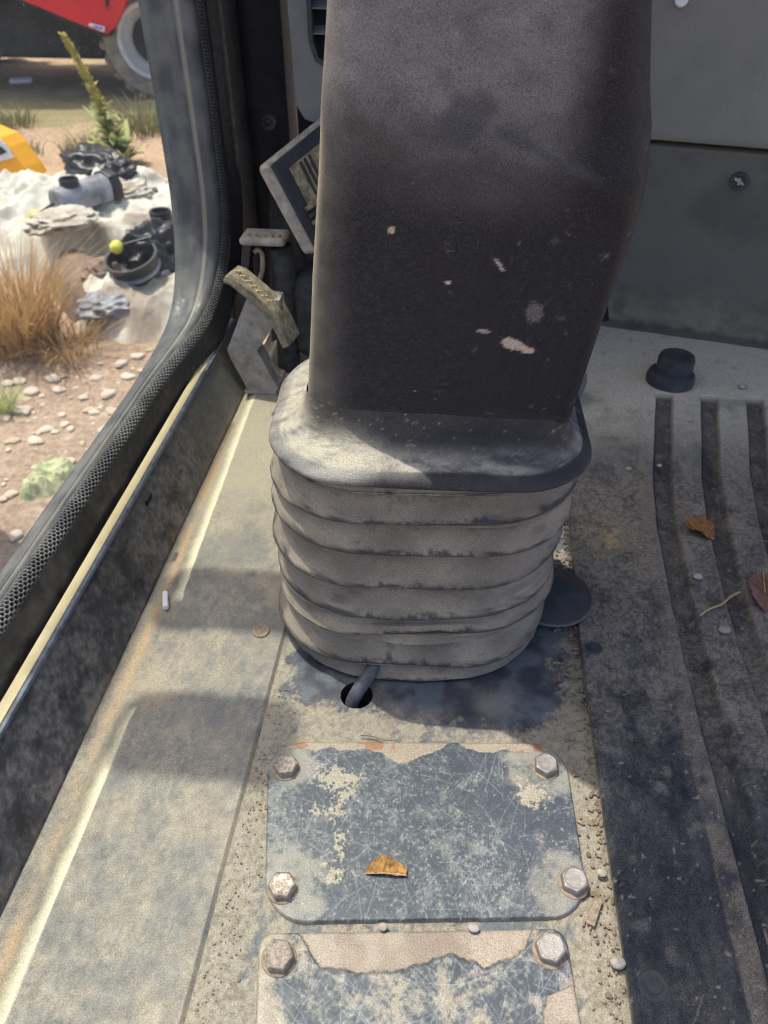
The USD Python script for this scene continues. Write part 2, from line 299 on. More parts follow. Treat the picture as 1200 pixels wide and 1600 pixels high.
part('knob', lathe([(.027, .016), (.0275, .036), (.0255, .0415), (.022, .043), (.016, .0422), (.0155, .0408), (.0001, .0405)], (.004, .006, 0), 40), 'plug_rubber', plug, 35)

# ================================================================ bolted cover plates
def quad_plate(name, corners, rad, th, z, n, colf, label, mat='worn_plate'):
    (tl, tr, bl, br) = [np.asarray(q)[:2] for q in corners]
    W = np.linalg.norm(tr - tl); H = np.linalg.norm(tl - bl); nu, nv = int(W / n), int(H / n)
    us = np.r_[0, .0008 / W, np.linspace(.002 / W, 1 - .002 / W, nu), 1 - .0008 / W, 1]; vs = np.r_[0, .0008 / H, np.linspace(.002 / H, 1 - .002 / H, nv), 1 - .0008 / H, 1]
    U, V = np.meshgrid(us, vs); A, B = U * W, V * H
    for sx in (0, 1):
        for sy in (0, 1):
            a = (rad - (A if sx == 0 else W - A)) / rad; b = (rad - (B if sy == 0 else H - B)) / rad
            k = (a > 0) & (b > 0); mx = np.maximum(a, b); hy_ = np.maximum(np.hypot(a, b), 1e-9); a2, b2 = a * mx / hy_, b * mx / hy_
            A2 = rad - a2 * rad; B2 = rad - b2 * rad
            A = np.where(k, A2 if sx == 0 else W - A2, A); B = np.where(k, B2 if sy == 0 else H - B2, B)
    U2, V2 = A / W, B / H
    P = (bl * ((1 - U2) * (1 - V2))[..., None] + br * (U2 * (1 - V2))[..., None] + tl * ((1 - U2) * V2)[..., None] + tr * (U2 * V2)[..., None])
    bd = np.zeros(U.shape); bd[0] = bd[-1] = 1; bd[:, 0] = bd[:, -1] = 1
    b2 = np.zeros(U.shape); b2[1] = b2[-2] = 1; b2[:, 1] = b2[:, -2] = 1
    Zp = z + th + (nz(A, B, 12, 61) - .5) * .0008 - .0006 * b2; Zp = np.where(bd > 0, z - .001, Zp)
    col, dz = colf(A, B, W, H); col[bd > 0] = [.2, .15, .1]
    t = thing(name, label, 'cover plate', kind=None)
    part('plate', (np.concatenate([P, (Zp + dz * (1 - bd))[..., None]], -1).reshape(-1, 3), grid_faces(*U.shape)), mat, t, True, col.reshape(-1, 3))
    return t
def hexbolt(t, p, ang, mat, s=.0093, tilt=(0, 0), h=.0085):
    a = np.arange(6) * np.pi / 3 + ang; R = s * 1.155
    def ring(k, z): return np.stack([R * k * np.cos(a), R * k * np.sin(a), np.full(6, z)], 1)
    def fine(k, z): b = np.linspace(0, 2 * np.pi, 48, endpoint=False); rr = R * k * np.cos(np.pi / 6) / np.cos((b - ang) % (np.pi / 3) - np.pi / 6); return np.stack([rr * np.cos(b), rr * np.sin(b), np.full(48, z)], 1)
    def circ(r, z): b = np.linspace(0, 2 * np.pi, 48, endpoint=False); return np.stack([r * np.cos(b), r * np.sin(b), np.full(48, z)], 1)
    rings = [fine(1, .001), fine(1, h - .0014), fine(.99, h - .0008), .5 * fine(.93, h) + .5 * circ(s * .96, h), circ(s * .86, h + .0001), circ(s * .80, h - .0003), circ(s * .3, h - .0002)]
    v, f = loft(rings, False, True); v = v + .00025 * (fbm(v * 700, 3, int(ang * 100)) - .5)[:, None]
    v[:, 2] += tilt[0] * v[:, 0] + tilt[1] * v[:, 1]
    b = part('bolt', (v + p, f), mat, t, 32)
    wv, wf = lathe([(s * 1.30, -.001), (s * 1.30, .0005), (s * 1.22, .0011), (s * .9, .0013)], p, 40)
    obj('washer', (wv, wf), 'washer_dust', b, 35)
BW = [[(447, 1197), (853, 1196), (441, 1385), (897, 1377)], [(435, 1494), (860, 1482)]]
def bolt_halo(A, B, W, H, pts):
    h = np.zeros(A.shape)
    for (x, y, r) in pts: d = np.hypot(A - x, B - y); h = np.maximum(h, ss(r, r * .55, d + .012 * (nz(A, B, 120, 71) - .5)))
    return h
def plate1(A, B, W, H):
    n1 = nz(A, B, 22, 62, 6); n2 = nz(A, B, 90, 63, 5); n3 = nz(A, B, 420, 64, 3); n4 = nz(A * 1.4, B, 700, 65, 2)
    base = mixc(np.broadcast_to([.040, .052, .068], A.shape + (3,)).copy(), [.115, .128, .135], ss(.40, .64, (.35 * n2 + .35 * n3 + .30 * n4) + .3 * (n1 - .5)))
    base = mixc(base, [.30, .30, .27], .6 * ss(.56, .70, .5 * n3 + .5 * n4 + .25 * (n1 - .5) + .1 * (n2 - .5)))
    halo = bolt_halo(A, B, W, H, [(.021, H - .021, .03), (W - .028, H - .024, .045), (.020, .026, .042), (W - .02, .026, .034)])
    side = np.exp(-A / .025) + .8 * np.exp(-(W - A) / .02) + .5 * np.exp(-B / .012)
    d = ss(.46, .74, .6 * n2 + .4 * n3 + .5 * (n1 - .5) + .22 * halo + .12 * side - .03)
    # caked patches left of centre and at upper right
    u, v = A / W, B / H
    pat = np.exp(-(((u - .22) / .08) ** 2 + ((v - .74) / .13) ** 2)) + .8 * np.exp(-(((u - .24) / .035) ** 2 + ((v - .42) / .2) ** 2)) + np.exp(-(((u - .87) / .07) ** 2 + ((v - .66) / .12) ** 2)) + .7 * np.exp(-(((u - .13) / .05) ** 2 + ((v - .6) / .06) ** 2)) + .6 * np.exp(-(((u - .2) / .08) ** 2 + ((v - .2) / .06) ** 2))
    pm_ = ss(.50, .55, n2 * .55 + n3 * .45 + .28 * pat - .17)
    col = mixc(base, [.21, .212, .188], .6 * d)
    col = mixc(col, [.28, .26, .205], .5 * halo * ss(.3, .6, n2))
    col = mixc(col, [.31, .275, .20], .9 * pm_)
    sc = scratches(A, B, 190, 66, .010, .07, .0006); col = mixc(col, [.34, .36, .36], .50 * sc * (.3 + n3))
    col = mixc(col, [.4, .4, .38], .45 * ss(.82, .88, nz(A, B, 330, 67, 1)))
    # rusty dusty band along the far edge where the paint has gone
    jag = .008 + .012 * (nz(A, 0 * B, 70, 68, 6) - .35) + .003 * (nz(A, B, 300, 60, 3) - .5) + .012 * np.exp(-((u - .45) / .06) ** 2) - .012 * np.exp(-((u - .63) / .04) ** 2)
    band = ss(jag + .0006, jag - .0006, H - B + 0)
    col = mixc(col, mixc(np.broadcast_to([.29, .240, .182], A.shape + (3,)).copy(), RUST, .85 * ss(.54, .62, nz(A, B * .6, 70, 69, 4))), band)
    return col, -.0005 * band + .0005 * pm_
P1 = [PZ(418, 1157, .001), PZ(882, 1160, .001), PZ(412, 1443, .001), PZ(925, 1434, .001)]
cp = quad_plate('cover_plate', P1, .034, .004, -.003, .0007, plate1, 'scratched blue grey steel cover plate with four hex bolts and a leaf on it')
for (q, an, mt, tl) in zip(BW[0], (.2, .5, .1, .62), ('bolt_rusty', 'bolt_dark', 'bolt_steel', 'bolt_dark'), ((0, 0), (.03, .05), (-.02, 0), (.08, .02))):
    hexbolt(cp, PZ(*q, .005) * [1, 1, 0] + [0, 0, .0012], an, mt, tilt=tl)
def plate2(A, B, W, H):
    n1 = nz(A, B, 22, 82, 6); n2 = nz(A, B, 90, 83, 5); n3 = nz(A, B, 420, 84, 3); u = A / W
    base = mixc(np.broadcast_to([.038, .048, .064], A.shape + (3,)).copy(), [.15, .165, .17], ss(.40, .68, .4 * n2 + .6 * n3 + .3 * (n1 - .5)))
    dd = ss(.47, .72, .7 * n2 + .3 * n3 + .5 * (n1 - .5) + .25 * np.exp(-A / .03)); col = mixc(base, [.33, .275, .19], .75 * dd)
    sc = scratches(A, B, 150, 86, .02, .12, .0006); col = mixc(col, [.40, .42, .42], .50 * sc * (.3 + n3))
    cu = [0, .12, .16, .20, .33, .5, .62, .72, .80, .86, .90, 1]; cv = [-.006, -.004, .010, .024, .027, .024, .018, .026, .018, .010, -.004, -.006]
    jag = np.interp(u, cu, cv) + .010 * (nz(A, 0 * B, 70, 88, 6) - .5) + .004 * (nz(A, B, 260, 87, 4) - .5)
    right = ss(.0007, -.0007, (W - A) - np.interp(H - B, [0, .034, .044, .06, .09, .2], [-.02, -.012, .022, .026, .02, .014]) - .012 * (nz(0 * A, B, 90, 89, 4) - .5))
    band = np.maximum(ss(jag + .0007, jag - .0007, H - B), right)
    pink = mixc(np.broadcast_to([.29, .240, .185], A.shape + (3,)).copy(), [.22, .172, .13], ss(.4, .65, nz(A, B, 60, 90, 5))); pink = mixc(pink, RUST, .8 * ss(.69, .74, nz(A, B, 75, 91, 3)))
    lip = np.exp(-(((H - B) - jag - .0015) / .0012) ** 2); col = mixc(col, [.02, .024, .03], .7 * lip * (1 - band))
    return mixc(col, pink, band), -.0008 * band
P2 = [PZ(404, 1456, .001), PZ(884, 1449, .001), PZ(392, 1720, .001), PZ(930, 1720, .001)]
cp2 = quad_plate('cover_plate', P2, .012, .004, -.003, .0007, plate2, 'second cover plate nearest the viewer with pinkish flaked edge and two bolts')
for (q, an, mt, tl) in zip(BW[1], (.02, .85), ('bolt_rusty', 'bolt_dark'), ((0, 0), (.10, .05))):
    hexbolt(cp2, PZ(*q, .005) * [1, 1, 0] + [0, 0, .0012], an, mt, tilt=tl, s=.0098)

# ================================================================ steering column: boot, collar, cover
colm = thing('steering_column', 'black plastic steering column cover rising from a dusty ribbed rubber boot', 'steering column')
M_, K_ = 18, 110
def rr(x0, x1, y0, y1, r, rot=0., bulge=0.):
    """rounded rectangle, same number of points every time; the near edge comes first"""
    r4 = np.broadcast_to(r, 4); pts = []
    cs = [(x0 + r4[0], y0 + r4[0], np.pi, r4[0]), (x1 - r4[1], y0 + r4[1], 1.5 * np.pi, r4[1]), (x1 - r4[2], y1 - r4[2], 0, r4[2]), (x0 + r4[3], y1 - r4[3], .5 * np.pi, r4[3])]
    for i, (cx, cy, a0, q) in enumerate(cs):
        a = a0 + np.linspace(0, np.pi / 2, M_); arc = np.stack([cx + q * np.cos(a), cy + q * np.sin(a)], 1)
        nx, ny, na, nq = cs[(i + 1) % 4]; st = np.array([nx + nq * math.cos(na), ny + nq * math.sin(na)])
        pts += [arc, arc[-1] + (st - arc[-1]) * np.linspace(0, 1, K_ + 2)[1:-1, None]]
    p = np.vstack(pts); cx, cy = (x0 + x1) / 2, (y0 + y1) / 2
    if bulge: p[:, 1] += np.where(p[:, 1] < cy, -1, 1) * bulge * (1 - ((p[:, 0] - cx) / (x1 - cx)) ** 2) * np.abs(p[:, 1] - cy) / (y1 - cy)
    c, s = math.cos(rot), math.sin(rot); return np.stack([cx + (p[:, 0] - cx) * c - (p[:, 1] - cy) * s, cy + (p[:, 0] - cx) * s + (p[:, 1] - cy) * c], 1)
def at(p2, z): return np.concatenate([p2, np.broadcast_to(z, len(p2))[:, None]], 1)
# boot: lips at these picture heights on its near face
lipz = [PY(640, q, .484)[2] for q in (775, 822, 868, 918, 965, 990, 1037)] + [.001]
lx = [PY(q, w, .565)[0] for q, w in ((422, 690), (421, 745), (425, 805), (433, 865), (438, 915), (441, 950), (443, 985), (452, 1010))]
rx = [PY(q, w, .585)[0] for q, w in ((897, 720), (894, 772), (880, 815), (868, 860), (856, 905), (850, 935), (838, 985), (832, 1000))]
rings, tint = [], []
ztop = lipz[0] + .012
for i, zl in enumerate(lipz):
    zu = ztop if i == 0 else lipz[i - 1]; h = zu - zl
    dep = min(.013, h * .36)
    prof = [(-.0002, -.0015), (-.0014, -dep), (-.0035, -dep * 1.02), (-.30 * h, -dep * .72), (-.5 * h, -dep * .52), (-.70 * h, -dep * .30), (-.84 * h, -dep * .09), (-h + .0026, 0), (-h + .0010, .0002), (-h + .0002, -.0010)]
    xl0, xr0 = (lx[i - 1], rx[i - 1]) if i else (lx[0], rx[0])
    prof = np.array(prof); pd_ = np.r_[0, np.cumsum(np.hypot(*np.diff(prof, axis=0).T))]; tt_ = np.unique(np.r_[pd_, np.linspace(0, pd_[-1], 26)]); prof = np.stack([np.interp(tt_, pd_, prof[:, 0]), np.interp(tt_, pd_, prof[:, 1])], 1); prof = np.vstack([prof, prof[-1:]])
    for dz, o in prof:
        f = np.clip(-dz / h, 0, 1); a, b = xl0 + (lx[i] - xl0) * f, xr0 + (rx[i] - xr0) * f
        z = zu + dz; sg = np.array([0, .5, -.4, .7, -.8, 1.0, .6, 0])[i] * min(1, f + .5)
        q = rr(a - o, b + o, .4885 - o + .004 * (z / .24), .715 + o, np.array([.085, .09, .09, .085]) * 1.0 + o, math.radians(4.5), .008)
        cq = q.mean(0); dq = (q - cq) / np.linalg.norm(q - cq, axis=1, keepdims=True); mid = np.exp(-((q[:, 0] + .018) / .045) ** 2) * (q[:, 1] < .56)
        if (i == 6 and f < .35) or (i == 5 and f > .5): q = q - dq * (o * .95 * mid)[:, None]
        q = q + dq * (.0022 * np.sin(q[:, 0] * 31 + i * 2.1) * f * min(1, i / 3.))[:, None]
        rings.append(at(q, z + (.0022 * np.sin(q[:, 0] * 18 + i * 1.7) + .030 * sg * (q[:, 0] + .02)) * (0 < i < 7) + .004 * (nz(q[:, 0], q[:, 1], 9, 100 + i) - .5) * min(1, i / 2)))
        tint.append(np.full(len(q), -dz / h))
R_ = np.array(rings); R_ = R_ + (fbm(R_ * 60, 3, 5) - .5)[..., None] * .0012 * np.array([1, 1, .6])
T_ = np.array(tint); xx, yy, zz = R_[..., 0], R_[..., 1], R_[..., 2]
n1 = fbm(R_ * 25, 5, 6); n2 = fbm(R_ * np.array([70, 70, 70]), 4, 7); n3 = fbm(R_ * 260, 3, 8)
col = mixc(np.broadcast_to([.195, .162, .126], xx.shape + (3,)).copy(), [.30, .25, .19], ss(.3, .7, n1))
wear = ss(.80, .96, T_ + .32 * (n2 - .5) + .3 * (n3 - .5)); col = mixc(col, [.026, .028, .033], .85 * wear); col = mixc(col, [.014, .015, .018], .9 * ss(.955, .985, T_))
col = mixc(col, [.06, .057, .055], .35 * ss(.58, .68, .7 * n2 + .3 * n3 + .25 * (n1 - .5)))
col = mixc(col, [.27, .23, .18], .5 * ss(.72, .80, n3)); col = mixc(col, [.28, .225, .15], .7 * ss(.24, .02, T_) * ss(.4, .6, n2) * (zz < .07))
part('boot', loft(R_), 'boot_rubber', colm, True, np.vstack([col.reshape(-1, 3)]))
# collar and cover are one moulding in two pieces: collar first
Lz = [.235, .277, .330, .378, .430, .455, .483, .505, .552, .62, .68]
Ll = [-.1185, -.1165, -.111, -.1065, -.1005, -.0975, -.0945, -.0915, -.0855, -.078, -.074]
Lr = [.0925, .0975, .1045, .1105, .1185, .1205, .1185, .1125, .1025, .090, .082]
Lf = [.522, .521, .521, .521, .521, .521, .519, .516, .510, .503, .498]
def csec(z):
    a, b, f = np.interp(z, Lz, Ll), np.interp(z, Lz, Lr), np.interp(z, Lz, Lf)
    from_top = ss(.40, .50, z)
    return rr(a, b, f, f + .165, [.030, .016 + .022 * from_top, .03, .03], 0, .004)
zl = .2365
cap = rr(-.1525, .1185, .4815, .700, [.072, .06, .07, .072], math.radians(1.5), .006)
cc = cap.mean(0)
def off(p, o): d = p - cc; return p + d / np.linalg.norm(d, axis=1, keepdims=True) * o
base = csec(.262)
rings = [at(off(cap, -.022), zl + .003), at(off(cap, -.006), zl - .0002), at(off(cap, -.002), zl - .0006), at(off(cap, -.0002), zl + .0010), at(off(cap, .0006), zl + .0026), at(off(cap, .0), zl + .0050), at(off(cap, -.0025), zl + .0075), at(off(cap, -.008), zl + .0102)]
inner = off(cap, -.008)
for k in np.linspace(.02, 1, 64):
    q = inner * (1 - k) + base * k
    zc = zl + .0102 + .0145 * k + .020 * max(0, (k - .45) / .55) ** 3.2
    rings.append(at(q, zc))
R_ = np.array(rings); xx, yy, zz = R_[..., 0], R_[..., 1], R_[..., 2]
n1 = fbm(R_ * 30, 5, 16); n2 = fbm(R_ * np.array([40, 150, 60]), 5, 17); n3 = fbm(R_ * 330, 3, 18); kk_ = np.r_[np.zeros(8), np.linspace(.02, 1, 64)][:, None]
idx = np.arange(len(rings))[:, None]
col = mixc(np.broadcast_to([.06, .058, .062], xx.shape + (3,)).copy(), [.30, .275, .245], ss(.3, .7, .4 * n1 + .4 * n2 + .2 * n3 + .1 * (xx < -.05)))
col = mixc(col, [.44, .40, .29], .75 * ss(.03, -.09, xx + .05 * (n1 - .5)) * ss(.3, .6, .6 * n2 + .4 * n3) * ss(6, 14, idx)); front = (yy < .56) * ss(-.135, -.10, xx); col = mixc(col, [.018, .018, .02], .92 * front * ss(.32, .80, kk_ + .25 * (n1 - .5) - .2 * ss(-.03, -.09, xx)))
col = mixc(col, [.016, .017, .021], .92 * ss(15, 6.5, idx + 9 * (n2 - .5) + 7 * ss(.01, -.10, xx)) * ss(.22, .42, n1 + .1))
col = mixc(col, [.30, .25, .18], .5 * ss(.70, .78, n3 + .25 * (n1 - .5)) * ss(7.5, 8.5, idx))
part('collar', loft(R_), 'cover_plastic', colm, True, col.reshape(-1, 3))
zs = np.r_[.2595, np.arange(.262, .59, .0012), np.arange(.592, .675, .006)]
rings = [at(csec(z), z) for z in zs]; rings += [at(csec(.675) * .97 + csec(.675).mean(0) * .03, .68), at(csec(.675) * .8 + csec(.675).mean(0) * .2, .683)]
R_ = np.array(rings)
R_[..., 1] += -.0035 * np.exp(-((R_[..., 2] - .47 + .25 * (R_[..., 0] - .03)) / .02) ** 2) * (R_[..., 1] < .55) + .0012 * (fbm(R_ * 16, 2, 25) - .5)
xx, yy, zz = R_[..., 0], R_[..., 1], R_[..., 2]
n1 = fbm(R_ * 18, 5, 26); n2 = fbm(R_ * 70, 4, 27); n3 = fbm(R_ * 500, 3, 28); n4 = fbm(R_ * 1400, 2, 29)
col = np.broadcast_to([.0095, .0093, .0112], xx.shape + (3,)).copy()
col = mixc(col, [.026, .0235, .0235], .7 * ss(.40, .75, n3) * (yy < .60) * (.2 + .8 * ss(.08, -.06, xx)))
top = ss(.415, .535, zz + .12 * (xx + .02) * 0 + .05 * (n1 - .5) + .18 * np.clip(-.02 - xx, 0, 1) * -1) * ss(.085, .045, xx)
col = mixc(col, [.26, .235, .225], .85 * top * (.65 + .7 * (n2 - .5)))
blob = ss(1.25, .45, np.hypot((xx - .0), (zz - .493) * 1.1) / .021 + .9 * (n2 - .5)); col = mixc(col, [.035, .035, .042], .62 * blob)
ln = ss(.006, .001, np.abs((zz - .483) + .42 * (xx - .025) - .0) + .004 * (n2 - .5)) * ss(.01, .025, xx) * ss(.095, .07, xx); col = mixc(col, [.045, .042, .05], .75 * ln)
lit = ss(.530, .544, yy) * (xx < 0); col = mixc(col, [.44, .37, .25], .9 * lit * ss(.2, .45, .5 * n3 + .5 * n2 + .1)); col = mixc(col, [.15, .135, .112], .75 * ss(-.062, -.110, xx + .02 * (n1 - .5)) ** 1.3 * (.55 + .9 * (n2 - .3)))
low = ss(.29, .262, zz + .02 * (n2 - .5)); col = mixc(col, [.05, .045, .04], .4 * low)
f = yy < .56
col = mixc(col, [.22, .195, .165], .5 * scratches(xx, zz, 26, 31, .002, .009, .0007, (-.01, .11, .28, .44)) * f)
col = mixc(col, [.14, .125, .11], .4 * ss(.74, .82, fbm(R_ * 110, 3, 33)) * ss(.03, .09, xx) * f)
col = mixc(col, [.30, .26, .20], .7 * ss(.965, .98, noise(R_ * 190, 34)) * f * ss(.45, .6, n1 + .05))
def chip(px, py, a, b, ang, c_, k=.9):
    global col
    p = PY(px, py, .519); dx, dz = xx - p[0], zz - p[2]; u = dx * math.cos(ang) + dz * math.sin(ang); v = -dx * math.sin(ang) + dz * math.cos(ang)
    col = mixc(col, c_, k * ss(1.1, .8, np.hypot(u / a, v / b) + .9 * (n3 - .5)) * f)
chip(800, 536, .0095, .0045, -.3, [.42, .33, .25]); chip(822, 546, .006, .003, -.1, [.45, .33, .25]); chip(835, 488, .006, .008, .2, [.12, .11, .105], .7)
chip(612, 358, .0025, .0025, 0, [.4, .33, .2]); chip(780, 412, .006, .0013, -.9, [.35, .3, .25]); chip(755, 516, .005, .0016, -.1, [.3, .26, .22]); chip(700, 440, .002, .0012, 0, [.5, .4, .3])
part('cover', loft(R_, False, True), 'cover_plastic', colm, True, np.vstack([col.reshape(-1, 3), [[.03, .03, .03]]]))
# round steel disc under the boot and the bent rod
dc = PZ(860, 928, .012)
dprof = [(.0001, .0125), (.012, .0125), (.024, .0123), (.034, .0121), (.040, .0118), (.0435, .0116), (.0452, .0106), (.0455, .0092), (.044, .0082), (.0001, .008)]
dv, df = lathe(dprof, (dc[0], dc[1], 0), 72)
n1 = fbm(dv * 60, 4, 41); rad = np.hypot(dv[:, 0] - dc[0], dv[:, 1] - dc[1])
dcol = mixc(np.broadcast_to([.05, .056, .066], (len(dv), 3)).copy(), [.03, .034, .045], ss(.4, .6, n1)); dcol = mixc(dcol, [.09, .05, .035], .45 * ss(.028, .036, rad + .01 * (n1 - .5)) * (dv[:, 0] > dc[0]) * ss(.0445, .042, rad)); dcol = mixc(dcol, [.12, .115, .115], .8 * (rad > .0445))
part('base_disc', (dv, df), 'worn_plate', colm, True, dcol)
part('disc_foot', lathe([(.018, -.004), (.018, .008)], (dc[0] - .01, dc[1] + .01, 0), 24), 'plug_rubber', colm)
rod = spline([(hx - .006, hy - .005, -.03), (hx - .004, hy - .002, -.012), (hx + .004, hy + .006, .004), (hx + .012, hy + .020, .010), (hx + .017, hy + .036, .012), (hx + .020, hy + .06, .012)], 24)
part('rod', tube(rod, .0068, 16), 'rod_steel', colm, True)

# ================================================================ door sill on the left
sill = thing('door_sill', 'scuffed black sill wall below the cab door with pale painted top strip', 'door sill')
ys = np.arange(-.02, 1.12, .0018); zs = np.arange(-.014, .0665, .0014); Y, Zg = np.meshgrid(ys, zs); X = -.3165 - .029 * np.clip((Zg + .004) / .070, 0, 1) + (nz(Y, Zg, 12, 111) - .5) * .002
a = nz(Y, Zg, 14, 112, 5); b = nz(Y, Zg, 70, 113, 5)
col = mixc(np.broadcast_to([.045, .045, .048], X.shape + (3,)).copy(), [.17, .165, .155], ss(.42, .66, .3 * a + .3 * b + .4 * nz(Y, Zg, 240, 114, 4)))
col = mixc(col, [.008, .008, .009], .6 * ss(.5, .62, nz(Y * .6, Zg, 45, 115, 5)) * (1 - ss(.7, 1., Y)))
col = mixc(col, [.10, .088, .066], .5 * ss(.40, .75, b + .6 * (a - .5)) * ss(.25, .75, Y)); col = mixc(col, [.13, .125, .10], .75 * ss(.70, .98, Y))
col = mixc(col, [.30, .27, .23], .35 * scratches(Y, Zg, 150, 9, .004, .025, .0011)); col = mixc(col, [.3, .23, .16], .5 * ss(.010, -.012, Zg) * ss(.4, .6, b))
part('wall', (np.stack([X, Y, Zg], -1).reshape(-1, 3), grid_faces(*X.shape)), 'worn_metal', sill, True, col.reshape(-1, 3))
part('core', prism(np.array([(-.320, -.03, -.02), (-.3475, -.03, .0655), (-.362, -.03, .0655), (-.362, -.03, -.02)]), np.array([0, 1.15, 0])), 'black_paint', sill)
part('edge_lip', rbox((.0046, 1.14, .005), (-.3465, .545, .0668), .0012), 'sill_lip', sill, 30)
part('top_strip', rbox((.0105, 1.14, .004), (-.3545, .545, .0672), .001), 'beige_paint', sill, 30)
for px, py in ((232, 780),):
    p = PX(px, py, -.330); part('slot', rbox((.003, .016, .008), p, .0008), 'dark_void', sill)

# ================================================================ cab door: pane, rubber seal, edge trim with holes, frame rail
door = thing('cab_door', 'cab door window with black rubber seal and perforated edge trim', 'door')
path = spline([(-.12, .1450), (.2, .1455), (.5, .146), (.74, .144), (.83, .1455), (.90, .1500), (.945, .164), (.985, .198), (1.010, .244), (1.021, .30), (1.0225, .38), (1.021, .50), (1.018, .72), (1.01, 1.0), (1.0, 1.35)], 1500)
dens = np.r_[0, np.cumsum(np.linalg.norm(np.diff(path, axis=0), axis=1))]
def far_(v): return np.array([0, 0, HC]) + (np.asarray(v) - [0, 0, HC]) * 1.11          # the door stands this much further out than first laid out
def sweep(prof, ss_, growth=True):
    """prof: points (x, n) with n outwards from the pane; ss_: arc positions"""
    P = np.stack([np.interp(ss_, dens, path[:, 0]), np.interp(ss_, dens, path[:, 1])], 1)
    d = np.gradient(P, axis=0); d /= np.linalg.norm(d, axis=1, keepdims=True); n = np.stack([d[:, 1], -d[:, 0]], 1)
    w_ = ss(.86, 1.22, ss_)[:, None]
    prof = np.asarray(prof, float); xo = prof[..., 0]; no = prof[..., 1]
    if prof.ndim == 2: xo = np.broadcast_to(xo, (len(ss_), len(prof))); no = np.broadcast_to(no, xo.shape)
    d_ = xo + .367; d_ = np.where(d_ < .0155, d_ * (1 + 2.3 * w_), .0155 * 2.3 * w_ + d_); G = 1 + 0 * w_
    yz = P[:, None, :] + n[:, None, :] * (no * G)[..., None]
    return far_(np.concatenate([(-.367 + d_)[..., None], yz], -1))
S1 = np.arange(0, 2.2, .004)
prof = [(-.372, .012), (-.3715, -.0015), (-.3685, -.003), (-.366, -.0022), (-.364, -.0022), (-.3625, -.0040), (-.3605, -.0048), (-.3590, -.0046), (-.3585, -.0034), (-.3575, -.0034), (-.3565, -.0048), (-.354, -.0040), (-.351, -.001), (-.350, .008)]
G_ = sweep(prof, S1); n1 = fbm(G_ * 30, 4, 51); n2 = fbm(G_ * np.array([200, 30, 30]), 3, 52)
col = mixc(np.broadcast_to([.055, .057, .061], n1.shape + (3,)).copy(), [.12, .12, .116], ss(.35, .7, .6 * n1 + .4 * n2)); col[:, 8:10] = mixc(col[:, 8:10], [.26, .24, .2], .7)
part('glass_seal', (G_.reshape(-1, 3), grid_faces(*G_.shape[:2])), 'trim_rubber', door, True, col.reshape(-1, 3))
# perforated trim: a round bead with a lattice of small holes
S2 = np.arange(0, 1.45, .00055); na = 44; th = np.linspace(math.radians(195), math.radians(-25), na)
rb = .0083; arc = th * rb
uu, vv = np.meshgrid(arc, S2); pit = .0046
def lattice(u, v, p):
    q = p * math.sqrt(3) / 2
    d = np.full(u.shape, 9.)
    for o in (0, 1):
        vr = (v - o * q) / (2 * q); ur = (u - o * p / 2) / p
        d = np.minimum(d, np.hypot((vr - np.round(vr)) * 2 * q, (ur - np.round(ur)) * p))
    return d
hd = lattice(uu, vv, pit); up_ = ss(.98, 1.20, vv); hole = ss(.00175, .00130, hd)
rad_ = rb * (1 - .35 * up_) - .0028 * hole * (1 - .5 * up_)
pr = np.stack([-.3438 + rad_ * np.cos(th)[None], -.0022 - rad_ * np.sin(th)[None]], -1)
G_ = sweep(pr, S2); n1 = fbm(G_ * 40, 3, 53)
col = mixc(np.broadcast_to([.085, .083, .08], n1.shape + (3,)).copy(), [.15, .145, .135], ss(.35, .65, n1)); col = mixc(col, [.012, .012, .013], .85 * up_); col = mixc(col, [.006, .006, .006], .95 * hole)
part('perforated_trim', (G_.reshape(-1, 3), grid_faces(*G_.shape[:2])), 'trim_rubber', door, True, col.reshape(-1, 3))
prof = [(-.3365, -.004), (-.3355, .000), (-.3338, .010), (-.3318, .019), (-.3308, .0215), (-.3308, .0245), (-.3300, .029), (-.3300, .034), (-.334, .0345), (-.36, .0345)]
G_ = sweep(prof, S1); n1 = fbm(G_ * 14, 5, 54); n2 = fbm(G_ * 90, 4, 55); yy = G_[..., 1]
col = mixc(np.broadcast_to([.016, .016, .017], n1.shape + (3,)).copy(), [.085, .075, .058], .85 * ss(.42, .62, .6 * n1 + .4 * n2) * ss(1.0, .8, yy) + .15)
part('frame_rail', (G_.reshape(-1, 3), grid_faces(*G_.shape[:2])), 'trim_rubber', door, True, col.reshape(-1, 3))
poly = np.vstack([path[::6], [[1.0, 1.42], [-.12, 1.42]]])
part('pane', prism(far_(np.stack([np.full(len(poly), -.369), poly[:, 0], poly[:, 1]], 1)), np.array([-.004, 0, 0])), 'pane_glass', door)

